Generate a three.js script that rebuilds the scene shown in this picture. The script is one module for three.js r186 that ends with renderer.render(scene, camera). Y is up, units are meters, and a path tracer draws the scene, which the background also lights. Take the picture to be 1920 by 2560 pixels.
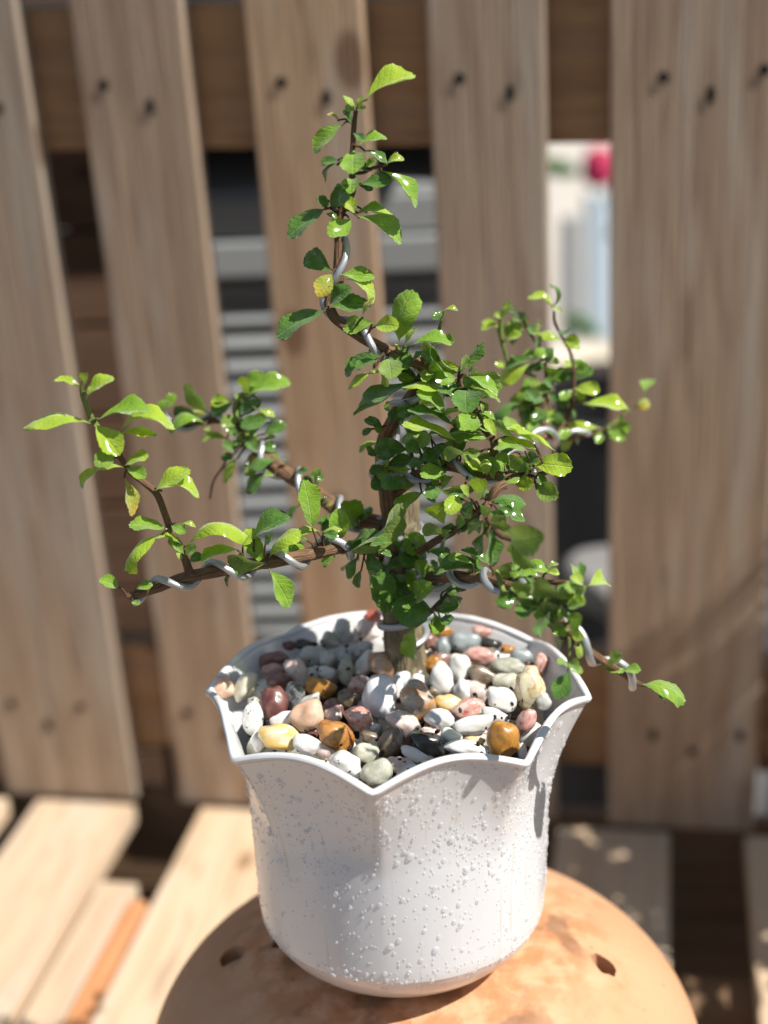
import * as THREE from 'three';
import { RoundedBoxGeometry } from 'three/addons/geometries/RoundedBoxGeometry.js';
import { mergeGeometries, mergeVertices } from 'three/addons/utils/BufferGeometryUtils.js';
import { ImprovedNoise } from 'three/addons/math/ImprovedNoise.js';
import { Brush, Evaluator, SUBTRACTION } from 'three-bvh-csg';

// ------------------------------------------------------------------ camera, sky, sun, exposure
const scene = new THREE.Scene();
const FPX = 4135, PITCH = 20 * Math.PI / 180, ROLL = 2.2 * Math.PI / 180;
const CAM = new THREE.Vector3(-.0018, .4937, .7166);
const FW = new THREE.Vector3(0, -Math.sin(PITCH), -Math.cos(PITCH));
const RT = new THREE.Vector3(Math.cos(ROLL), -Math.sin(ROLL) * Math.cos(PITCH), Math.sin(ROLL) * Math.sin(PITCH));
const UP = new THREE.Vector3().crossVectors(RT, FW);
const camera = new THREE.PerspectiveCamera(2 * Math.atan(1280 / FPX) * 180 / Math.PI, 3 / 4, .05, 60);
camera.position.copy(CAM);
camera.quaternion.setFromRotationMatrix(new THREE.Matrix4().makeBasis(RT, UP, FW.clone().negate()));
camera.focus = .75;
camera.userData.fStop = 4.0;
camera.updateMatrixWorld(true);

const renderer = new THREE.WebGLRenderer({ antialias: true });
renderer.setSize(768, 1024);
renderer.toneMapping = THREE.LinearToneMapping;
renderer.toneMappingExposure = 1.33;
renderer.shadowMap.enabled = true;

const SUN_AZ = 63 * Math.PI / 180, SUN_EL = 51 * Math.PI / 180;
const SUN = new THREE.Vector3(Math.cos(SUN_EL) * Math.sin(SUN_AZ), Math.sin(SUN_EL), Math.cos(SUN_EL) * Math.cos(SUN_AZ));
{ // clear sky: deeper blue overhead, pale towards the horizon
  const w = 256, h = 128, d = new Float32Array(w * h * 4);
  for (let j = 0; j < h; j++) {
    const el = Math.sin(((j + .5) / h - .5) * Math.PI), k = Math.pow(1 - Math.max(0, el), 2.2);
    const c = [.24 + .44 * k, .32 + .40 * k, .47 + .32 * k];
    for (let i = 0; i < w; i++) d.set([c[0] * .56, c[1] * .56, c[2] * .56, 1], (j * w + i) * 4);
  }
  const t = new THREE.DataTexture(d, w, h, THREE.RGBAFormat, THREE.FloatType);
  t.mapping = THREE.EquirectangularReflectionMapping; t.magFilter = THREE.LinearFilter; t.needsUpdate = true;
  scene.background = t; scene.environment = t;
}
const sun = new THREE.DirectionalLight(new THREE.Color().setRGB(1, .95, .88), 5);
sun.position.copy(SUN).multiplyScalar(4);
sun.castShadow = true; sun.shadow.mapSize.set(2048, 2048);
Object.assign(sun.shadow.camera, { left: -2, right: 2, top: 2, bottom: -2, near: .1, far: 9 });
scene.add(sun, sun.target);

// ------------------------------------------------------------------ helpers
const V = (x, y, z) => new THREE.Vector3(x, y, z);
function rngOf(seed) { let a = seed >>> 0; return () => { a = a + 0x6D2B79F5 | 0; let t = Math.imul(a ^ a >>> 15, 1 | a); t = t + Math.imul(t ^ t >>> 7, 61 | t) ^ t; return ((t ^ t >>> 14) >>> 0) / 4294967296; }; }
const perlin = new ImprovedNoise();
const n3 = (x, y, z) => perlin.noise(x, y, z);
const fbm = (x, y, z, o = 4) => { let s = 0, a = .5; for (let i = 0; i < o; i++) { s += a * n3(x, y, z); x *= 2.03; y *= 2.03; z *= 2.03; a *= .5; } return s; };
const sm = (a, b, x) => { const t = Math.min(1, Math.max(0, (x - a) / (b - a))); return t * t * (3 - 2 * t); };
const mix = (a, b, t) => a + (b - a) * t;
const mix3 = (a, b, t) => [mix(a[0], b[0], t), mix(a[1], b[1], t), mix(a[2], b[2], t)];
// the survey of the photograph: a sighted direction met with the upright plane at depth z, or with the level plane at height y
const sight = (u, v) => FW.clone().addScaledVector(RT, (u - 960) / FPX).addScaledVector(UP, (1280 - v) / FPX);
const atZ = (u, v, z) => { const r = sight(u, v); return CAM.clone().addScaledVector(r, (z - CAM.z) / r.z); };
const atY = (u, v, y) => { const r = sight(u, v); return CAM.clone().addScaledVector(r, (y - CAM.y) / r.y); };
const pxPerM = p => FPX / p.clone().sub(CAM).dot(FW);

const taken = new Map();
function numbered(name) { const n = taken.get(name) || 0; taken.set(name, n + 1); return n ? `${name}_${String(n).padStart(3, '0')}` : name; }
function tag(o, label, category, group, kind) { o.userData.label = label; o.userData.category = category; if (group) o.userData.group = group; if (kind) o.userData.kind = kind; return o; }
function mesh(name, g, m, parent) { const o = new THREE.Mesh(g, m); o.name = parent ? name : numbered(name); o.castShadow = o.receiveShadow = true; (parent || scene).add(o); return o; }
function thing(name, pos = [0, 0, 0]) { const o = new THREE.Group(); o.name = numbered(name); o.position.set(...pos); scene.add(o); return o; }
function structure(name, g, m) { const o = mesh(name, g, m); o.userData.kind = 'structure'; return o; }
function paint(w, h, f, srgb = true) { // f(u, v, x, y) -> linear [r, g, b]
  const d = new Uint8Array(w * h * 4), e = c => { c = Math.min(1, Math.max(0, c)); return 255 * (srgb ? (c <= .0031308 ? 12.92 * c : 1.055 * Math.pow(c, 1 / 2.4) - .055) : c); };
  for (let j = 0; j < h; j++) for (let i = 0; i < w; i++) { const c = f((i + .5) / w, (j + .5) / h, i, j), k = (j * w + i) * 4; d[k] = e(c[0]); d[k + 1] = e(c[1]); d[k + 2] = e(c[2]); d[k + 3] = 255; }
  const t = new THREE.DataTexture(d, w, h, THREE.RGBAFormat); t.magFilter = THREE.LinearFilter; t.minFilter = THREE.LinearMipmapLinearFilter; t.generateMipmaps = true;
  t.wrapS = THREE.RepeatWrapping; t.wrapT = THREE.MirroredRepeatWrapping; if (srgb) t.colorSpace = THREE.SRGBColorSpace; t.needsUpdate = true; return t;
}
const grey = (w, h, f) => paint(w, h, (u, v, x, y) => { const k = f(u, v, x, y); return [k, k, k]; }, false);
const std = (rgb, o = {}) => new THREE.MeshStandardMaterial({ color: new THREE.Color().setRGB(...rgb), roughness: .8, ...o });
const phys = (rgb, o = {}) => new THREE.MeshPhysicalMaterial({ color: new THREE.Color().setRGB(...rgb), roughness: .5, ...o });

// a swept, tapered, capped tube through 3-D points; also returns its frames
function sweepFrames(pts, rad, per = 6) {
  const curve = new THREE.CatmullRomCurve3(pts, false, 'centripetal'), n = (pts.length - 1) * per, P = [], R = [], N = [], B = [], T = [];
  for (let i = 0; i <= n; i++) {
    const t = i / n, f = t * (pts.length - 1), k = Math.min(pts.length - 2, Math.floor(f));
    P.push(curve.getPoint(t)); R.push(mix(rad[k], rad[k + 1], f - k));
  }
  let nn = null;
  for (let i = 0; i <= n; i++) {
    const t = P[Math.min(n, i + 1)].clone().sub(P[Math.max(0, i - 1)]).normalize(); T.push(t);
    if (!nn) nn = Math.abs(t.z) < .8 ? V(0, 0, 1) : V(1, 0, 0);
    nn = nn.clone().addScaledVector(t, -nn.dot(t)).normalize(); N.push(nn); B.push(V().crossVectors(t, nn));
  }
  return { P, R, N, B, T };
}
function tubeOf(fr, seg = 9, rough = 0, seed = 0) {
  const pos = [], uv = [], idx = [], n = fr.P.length; let s = 0;
  for (let i = 0; i < n; i++) {
    if (i) s += fr.P[i].distanceTo(fr.P[i - 1]);
    for (let j = 0; j <= seg; j++) {
      const a = j / seg * Math.PI * 2, ca = Math.cos(a), sa = Math.sin(a);
      const r = fr.R[i] * (1 + (rough ? rough * fbm(ca * 1.3 + seed, sa * 1.3, s * 90, 3) * 2 : 0));
      pos.push(fr.P[i].x + (fr.N[i].x * ca + fr.B[i].x * sa) * r, fr.P[i].y + (fr.N[i].y * ca + fr.B[i].y * sa) * r, fr.P[i].z + (fr.N[i].z * ca + fr.B[i].z * sa) * r);
      uv.push(j / seg, s / .03);
    }
  }
  for (let i = 0; i < n - 1; i++) for (let j = 0; j < seg; j++) { const a = i * (seg + 1) + j, b = a + seg + 1; idx.push(a, a + 1, b, b, a + 1, b + 1); }
  for (const [i, flip] of [[0, 1], [n - 1, 0]]) {
    const c = pos.length / 3, p = fr.P[i].clone().addScaledVector(fr.T[i], (flip ? -.35 : .35) * fr.R[i]); pos.push(p.x, p.y, p.z); uv.push(.5, i ? s / .03 : 0);
    for (let j = 0; j < seg; j++) { const a = i * (seg + 1) + j; flip ? idx.push(c, a + 1, a) : idx.push(c, a, a + 1); }
  }
  const g = new THREE.BufferGeometry(); g.setAttribute('position', new THREE.Float32BufferAttribute(pos, 3)); g.setAttribute('uv', new THREE.Float32BufferAttribute(uv, 2)); g.setIndex(idx); g.computeVertexNormals(); return g;
}
// a plank with eased edges; uv in metres, v along the grain axis
function plank(w, h, d, grain = 'y', bevel = .002, off = 0) {
  const g = new RoundedBoxGeometry(w, h, d, 2, bevel), p = g.attributes.position, nr = g.attributes.normal, uv = g.attributes.uv;
  for (let i = 0; i < p.count; i++) {
    const q = { x: p.getX(i), y: p.getY(i), z: p.getZ(i) }, o = ['x', 'y', 'z'].filter(a => a !== grain);
    const an = { x: Math.abs(nr.getX(i)), y: Math.abs(nr.getY(i)), z: Math.abs(nr.getZ(i)) };
    const across = an[o[0]] > an[o[1]] ? q[o[1]] + w : q[o[0]];
    uv.setXY(i, (across + off) / .4, (q[grain] + off * 3.7) / 1.0);
  }
  return g;
}

// ------------------------------------------------------------------ wood
function wood(a, b, c, seed, o = {}) { // a base, b dark grain, c weathered grey
  const kr = rngOf(seed * 31 + 5), knots = [...Array(7)].map(() => [kr(), kr(), .006 + .009 * kr()]);
  const map = paint(512, 512, (u, v) => {
    let kn = 0, bend = 0; for (const [ku, kv, ks] of knots) { const du = (((u - ku + 1.5) % 1) - .5) * .4, dv = v - kv, d = Math.hypot(du / ks, dv / (ks * 1.9)); kn = Math.max(kn, sm(1.15, .6, d)); bend += Math.exp(-d * d * .12) * Math.sign(du) * .25; }
    const A = u * Math.PI * 2, x = Math.cos(A) * 1.3, y = Math.sin(A) * 1.3, warp = fbm(x * .8 + seed, y * .8, v * 3, 3) * .5;
    const g = .5 + .5 * Math.sin((u * 26 + warp * 9 + bend) * Math.PI * 2 * .5 + fbm(x * 6, y * 6 + seed, v * 6) * 4);
    const fine = fbm(x * 22 + seed, y * 22, v * 9, 3), gr = sm(-.1, .35, fbm(x * 1.5, y * 1.5 + seed * 2, v * 4 + 9, 3));
    let k = mix3(a, b, .38 * Math.pow(g, 2.2) + .5 * sm(0, .4, fine)); k = mix3(k, c, .75 * gr);
    const st = sm(.22, .4, fbm(x * 2.6 + 5, y * 2.6 + seed, v * 7, 4)); k = mix3(k, [b[0] * .6, b[1] * .55, b[2] * .5], .5 * st);
    k = mix3(k, [b[0] * .62, b[1] * .5, b[2] * .42], .8 * kn); const f = 1 + .25 * fine; return [k[0] * f, k[1] * f, k[2] * f];
  });
  const bump = grey(512, 512, (u, v) => { const A = u * Math.PI * 2, x = Math.cos(A) * 1.3, y = Math.sin(A) * 1.3; return .5 + .6 * fbm(x * 24 + seed, y * 24, v * 10, 3); });
  return new THREE.MeshStandardMaterial({ map, bumpMap: bump, bumpScale: .0012, roughness: .82, ...o });
}
const W = {
  back: [wood([.43, .32, .225], [.22, .14, .09], [.47, .415, .345], 1), wood([.54, .375, .235], [.29, .18, .105], [.49, .41, .32], 2), wood([.42, .32, .23], [.21, .14, .095], [.43, .38, .315], 3)],
  seat: [wood([.68, .50, .33], [.46, .31, .18], [.66, .54, .40], 4), wood([.64, .48, .33], [.42, .29, .18], [.60, .50, .38], 5)],
  rail: wood([.34, .205, .105], [.18, .10, .05], [.28, .19, .125], 6), frame: wood([.22, .13, .07], [.12, .07, .035], [.18, .12, .08], 8),
  orange: wood([.62, .28, .12], [.5, .2, .08], [.62, .34, .18], 7),
};
const M = {
  nail: std([.018, .016, .015], { roughness: .6, metalness: .4 }),
  dark: phys([.010, .010, .011], { roughness: 1, specularIntensity: .05 }),
};

// ------------------------------------------------------------------ ground and what stands behind the bench
{
  const map = paint(512, 512, (u, v) => { const k = .045 + .05 * fbm(u * 40, v * 40, 1, 4) + .03 * fbm(u * 7, v * 7, 4, 3); return [k, k * .96, k * .9]; });
  map.repeat.set(12, 12);
  const g = new THREE.PlaneGeometry(60, 60, 1, 1).rotateX(-Math.PI / 2);
  structure('ground', g, new THREE.MeshStandardMaterial({ map, roughness: .95 })).position.y = -.72;
}
const GY = -.72;
{ // far wall, pale render
  const map = paint(256, 256, (u, v) => { const k = .74 + .12 * fbm(u * 8, v * 8, 2, 4); return [k, k * .93, k * .84]; }); map.repeat.set(2, 1);
  const w = tag(thing('garden_wall', [1.5, GY, -3.6]), 'cream rendered garden wall seen bright through the right-hand gap', 'wall');
  mesh('wall_face', new RoundedBoxGeometry(3.6, 1.9, .16, 2, .01).translate(0, .95, 0), new THREE.MeshStandardMaterial({ map, roughness: .9 }), w); w.rotation.y = .42;
  mesh('coping', new RoundedBoxGeometry(3.66, .06, .24, 2, .012).translate(0, 1.932, 0), std([.55, .55, .6], { roughness: .85 }), w);
}
{ // dark stained screen behind the left of the bench
  const t = tag(thing('timber_screen', [-.755, GY, -.86]), 'dark brown stained timber screen behind the left-hand gap', 'screen');
  const m = wood([.13, .07, .038], [.07, .036, .02], [.13, .08, .05], 9);
  for (let i = 0; i < 13; i++) mesh('board', plank(1.02, .088, .02, 'x', .002, i * .17).translate(0, .06 + i * .0925, 0), m, t);
  for (const x of [-.49, .49]) mesh('post', plank(.06, 1.24, .05, 'y', .003).translate(x, .62, -.037), m, t);
}
{ // grey louvred cabinet, its top shelf open and dark
  const t = tag(thing('louvred_cabinet', [-.04, GY, -.84]), 'grey cabinet with horizontal louvre slats behind the bench back', 'cabinet');
  const m = std([.27, .285, .29], { roughness: .6 }), w = .355, top = .965, D = .46;
  for (const x of [-w / 2, w / 2]) mesh('side_panel', new RoundedBoxGeometry(.016, 1.16, D, 1, .002).translate(x, .58, -D / 2), m, t);
  mesh('back_panel', new RoundedBoxGeometry(w - .018, 1.15, .012, 1, .002).translate(0, .575, -D + .01), m, t);
  mesh('roof_panel', new RoundedBoxGeometry(w + .05, .02, D + .1, 1, .003).translate(0, 1.172, -D / 2 + .04), m, t);
  mesh('shelf', new RoundedBoxGeometry(w - .018, .014, D - .03, 1, .002).translate(0, top - .004, -D / 2), m, t);
  mesh('fascia', new RoundedBoxGeometry(w - .018, .034, .016, 1, .002).translate(0, top - .020, -.008), m, t);
  mesh('fascia', new RoundedBoxGeometry(w - .018, .035, .02, 1, .004).translate(0, top - .0575, -.002), m, t);
  const g = new RoundedBoxGeometry(w - .02, .022, .0065, 1, .0025).rotateX(-.55);
  for (let i = 0; i < 36; i++) { const o = mesh('louvre', g, m, t); o.position.set(0, top - .09 - i * .0236, -.012); }
}
{ // things seen through the right-hand gap
  const board = tag(thing('blue_board', [.52, GY, -2.62]), 'pale blue board leaning on the cream wall, right-hand gap', 'board');
  const bm = std([.42, .50, .56], { roughness: .6 });
  mesh('panel', new RoundedBoxGeometry(.34, .66, .024, 2, .004).translate(.07, .33, 0), bm, board);
  mesh('edge_batten', new RoundedBoxGeometry(.03, .62, .03, 2, .004).translate(-.14, .31, .004), std([.3, .32, .33]), board);
  board.rotation.set(-.06, .42, 0);
  const p = tag(thing('cream_planter', [.36, GY, -1.80]), 'round cream planter on the ground beyond the right-hand gap', 'planter');
  const prof = [[0, 0], [.085, 0], [.1, .03], [.13, .2], [.145, .4], [.132, .495], [.124, .51], [.132, .522], [.132, .536], [.114, .537], [.112, .5], [0, .49]].map(a => new THREE.Vector2(...a));
  mesh('bowl', new THREE.LatheGeometry(prof, 48), std([.62, .56, .45], { roughness: .7 }), p);
  mesh('soil', new THREE.CylinderGeometry(.112, .112, .01, 32).translate(0, .503, 0), std([.03, .022, .016], { roughness: 1 }), p);
  const b = tag(thing('black_bucket', [.29, GY, -1.36]), 'black plastic bucket standing behind the lower right-hand gap', 'bucket');
  const q = [[0, 0], [.1, 0], [.104, .004], [.122, .59], [.129, .592], [.129, .604], [.117, .604], [.1, .01], [0, .01]].map(a => new THREE.Vector2(...a));
  mesh('body', new THREE.LatheGeometry(q, 40), std([.012, .012, .013], { roughness: .55 }), b);
  const hg = new THREE.TorusGeometry(.125, .003, 8, 24, Math.PI).rotateX(-1.9).translate(0, .59, 0); mesh('handle', hg, std([.2, .2, .2], { metalness: .7, roughness: .4 }), b);
  // tub of grey stones with a pale rock on top
  const tub = tag(thing('stone_tub', [.275, GY, -.90]), 'grey tub heaped with dark stones behind the lower right-hand gap', 'tub');
  const tp = [[0, 0], [.11, 0], [.115, .005], [.128, .38], [.135, .383], [.135, .40], [.124, .40], [.112, .02], [0, .02]].map(a => new THREE.Vector2(...a));
  mesh('body', new THREE.LatheGeometry(tp, 44), std([.2, .2, .205], { roughness: .7 }), tub);
  const r = rngOf(41), gg = new THREE.IcosahedronGeometry(1, 1), N = 420, inst = new THREE.InstancedMesh(gg, std([.13, .135, .15], { roughness: .7 }), N), mt = new THREE.Matrix4(), qq = new THREE.Quaternion(), cc = new THREE.Color();
  for (let i = 0; i < N; i++) {
    const a = r() * 6.28, d = Math.sqrt(r()) * .112, h = .375 + .115 * (1 - d / .115), s = .009 + .012 * r();
    mt.compose(V(Math.cos(a) * d, h - .02 * r(), Math.sin(a) * d), qq.setFromEuler(new THREE.Euler(r() * 6, r() * 6, r() * 6)), V(s * (.8 + .5 * r()), s * .75, s)); inst.setMatrixAt(i, mt);
    const k = .5 + r() * 1.3; inst.setColorAt(i, cc.setRGB(k, k * (.97 + .06 * r()), k * (.98 + .12 * r())));
  }
  inst.name = 'stones'; inst.userData.kind = 'stuff'; inst.castShadow = inst.receiveShadow = true; tub.add(inst);
  const rock = new THREE.IcosahedronGeometry(1, 4), rp = rock.attributes.position;
  for (let i = 0; i < rp.count; i++) { const q = V(rp.getX(i), rp.getY(i), rp.getZ(i)), k = 1 + .3 * n3(q.x * 1.3 + 4, q.y * 1.3, q.z * 1.3); rp.setXYZ(i, q.x * .075 * k, q.y * .04 * k, q.z * .05 * k); }
  const rk = mesh('pale_rock', mergeVertices(rock), std([.24, .235, .23], { roughness: .95 })); rk.geometry.computeVertexNormals(); rk.position.set(.262, GY + .515, -.925); rk.rotation.z = -.35;
  tag(rk, 'pale grey rock lying on the dark stones in the tub', 'rock');
  // flowering stem in front of the wall
  const fl = tag(thing('pink_flower', [.46, GY, -2.25]), 'dark pink flower with green leaf at the top of the right-hand gap', 'flower');
  const head = atZ(1497, 398, -2.25).sub(fl.position);
  mesh('stem', tubeOf(sweepFrames([V(0, 0, 0), V(.02, .3, 0), V(.0, .55, .01), head.clone()], [.006, .005, .004, .003]), 8), std([.08, .14, .04]), fl);
  for (let k = 0; k < 14; k++) {
    const g = new THREE.SphereGeometry(.034, 10, 8, 0, Math.PI * 2, 0, 1.2), a = k * 2.4, tilt = .3 + .075 * k; g.scale(.9, .7, .9).translate(0, -.012, 0).rotateX(tilt).rotateY(a).translate(head.x + .014 * Math.sin(a) * tilt, head.y + .016 - .028 * tilt, head.z + .014 * Math.cos(a) * tilt);
    mesh('petal', g, phys([.5, .02, .09], { roughness: .7, side: THREE.DoubleSide }), fl);
  }
  for (const [dx, dy, rz] of [[-.075, -.012, 1.3], [.05, -.12, -1.1], [-.03, -.3, 1.0]]) mesh('leaf', new THREE.SphereGeometry(1, 14, 10).scale(.016, .04, .004).rotateZ(rz).translate(head.x + dx, head.y + dy, head.z), std([.06, .15, .03]), fl);
}

// ------------------------------------------------------------------ the pallet bench
const YAW = 10 * Math.PI / 180, LEAN = -6.5 * Math.PI / 180, SEAT = -.279;
{
  const bench = tag(thing('pallet_bench', [0, SEAT, -.60]), 'weathered brown pallet-wood bench with upright back planks and bleached seat', 'bench');
  bench.rotation.y = -YAW;
  const r = rngOf(7), o = new THREE.Object3D();
  const nailG = new THREE.CylinderGeometry(.0042, .0042, .0024, 10).rotateX(Math.PI / 2), slitG = new THREE.CylinderGeometry(.0034, .0034, .0022, 8).rotateX(Math.PI / 2).scale(1, 1.9, 1);
  // back planks: local x from, to; leaning with the back frame
  const upb = V(0, Math.cos(LEAN), -Math.sin(LEAN)), fwd = V(0, Math.sin(LEAN), Math.cos(LEAN));
  const set = (m, x, y, z, tw = 0) => { m.position.set(x, .019, 0).addScaledVector(upb, y).addScaledVector(fwd, z); m.rotation.set(-LEAN, 0, tw, 'XYZ'); return m; };
  const rows = [[-.376, -.2495, 2], [-.2085, -.123, 0], [-.0765, .0107, 1], [.057, .1414, 2], [.1873, .314, 0], [.362, .448, 1], [-.51, -.424, 0]];
  const nails = [[[-.355, .084], [-.323, .062], [-.289, .083], [-.31, .642], [-.275, .626]], [[-.189, .642], [-.155, .625], [-.189, .082], [-.154, .062]], [[-.053, .641], [-.0195, .629], [-.05, .08]], [[.079, .641], [.116, .63], [.09, .07]], [[.225, .639], [.2585, .626], [.295, .6425], [.2255, .0795], [.2587, .064], [.2985, .082]], [[.39, .63]], []];
  const H = 1.02, thick = .02;
  rows.forEach(([a, b, k], i) => {
    const p = set(mesh('back_plank', plank(b - a, H, thick, 'y', .0025, i * .41 + .13), W.back[k], bench), (a + b) / 2, H / 2 - .019, -thick / 2, .0044);
    nails[i].forEach(([x, y], j) => { const nl = mesh('nail', j % 2 ? slitG : nailG, M.nail, p); nl.position.set(x - (a + b) / 2, y - (H / 2 - .019), thick / 2); });
  });
  set(mesh('upper_rail', plank(1.02, .109, .03, 'x', .003), W.rail, bench), -.02, .641, -thick - .0165);
  set(mesh('lower_rail', plank(1.02, .108, .03, 'x', .003, .3), W.rail, bench), -.02, .084, -thick - .0165);
  // seat planks run from the back to the front
  const seatRows = [[-.478, -.37, 0, 0], [-.342, -.246, 0, 1], [-.183, -.092, 0, 0], [-.052, .046, 0, 1], [.145, .244, 0, 1], [.308, .40, 0, 0], [.42, .51, 0, 1]];
  seatRows.forEach(([a, b, z0, k], i) => { const l = .95 - z0; mesh('seat_plank', plank(b - a, .02, l, 'z', .0025, i * .23), W.seat[k], bench).position.set((a + b) / 2, -.01 + .0006 * (i % 3), z0 + .004 + l / 2); });
  mesh('seat_plank', plank(.034, .02, .82, 'z', .002, .9), W.seat[1], bench).position.set(-.2215, -.0115, .13 + .41);
  mesh('seat_plank', plank(.0165, .024, .79, 'z', .002, .7), W.orange, bench).position.set(-.1945, -.0105, .16 + .395);
  mesh('seat_plank', plank(.075, .02, .82, 'z', .002, .5), W.seat[0], bench).position.set(.098, -.011, .13 + .41);
  for (let i = 0; i < 4; i++) mesh('skirt_board', plank(1.0, .098, .018, 'x', .002, i * .3), W.frame, bench).position.set(.015, -.051 - i * .1, -.03);
  for (const z of [.2, .55, .9]) mesh('bearer', plank(1.0, .085, .05, 'x', .003, z), W.frame, bench).position.set(.015, -.068, z);
  for (const [x, z] of [[-.44, .2], [.46, .2], [-.44, .9], [.46, .9]]) mesh('leg', plank(.09, .33, .09, 'y', .003, x), W.frame, bench).position.set(x, -.276, z);
}

{ // leafy shrub in a dark pot on the right of the seat; it shades the plank and seat beside it
  const t = tag(thing('potted_shrub', [.49, SEAT + .002, -.375]), 'leafy shrub in a dark pot at the right end of the bench', 'potted plant'), r = rngOf(19);
  const prof = [[0, 0], [.042, 0], [.045, .004], [.056, .085], [.06, .087], [.06, .1], [.054, .1], [.05, .08], [0, .078]].map(a => new THREE.Vector2(...a));
  mesh('pot', new THREE.LatheGeometry(prof, 36), std([.03, .028, .027], { roughness: .6 }), t);
  mesh('stem', tubeOf(sweepFrames([V(0, .075, 0), V(.004, .14, .003), V(-.004, .22, 0), V(0, .33, .004)], [.006, .005, .004, .002]), 8, .1), std([.12, .08, .05]), t);
  const blade = new THREE.PlaneGeometry(.02, .036, 2, 4), bp = blade.attributes.position;
  for (let i = 0; i < bp.count; i++) { const v = bp.getY(i) / .036 + .5; bp.setX(i, bp.getX(i) * Math.sin(Math.PI * (.06 + .9 * v))); bp.setZ(i, .006 * Math.sin(Math.PI * v) + Math.abs(bp.getX(i)) * .25); }
  const set = [], e = new THREE.Matrix4(), q = new THREE.Quaternion();
  for (let i = 0; i < 1200; i++) {
    const a = r() * 6.283, c = 2 * r() - 1, d = Math.pow(r(), .5), p = V(Math.cos(a) * Math.sqrt(1 - c * c) * .15 * d, .31 + c * .20 * d, Math.sin(a) * Math.sqrt(1 - c * c) * .17 * d);
    if (n3(p.x * 16, p.y * 16, p.z * 16 + 3) < -.3) continue; e.compose(p, q.setFromEuler(new THREE.Euler(r() * 6, r() * 6, r() * 6)), V(1, 1, 1).multiplyScalar(.7 + .6 * r())); set.push(blade.clone().applyMatrix4(e));
  }
  const g = mergeGeometries(set); g.computeVertexNormals();
  const crown = mesh('crown', g, new THREE.MeshPhysicalMaterial({ color: new THREE.Color().setRGB(.06, .16, .025), roughness: .9, transmission: .25, thickness: 0, side: THREE.DoubleSide }), t); crown.userData.kind = 'stuff';
}

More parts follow.
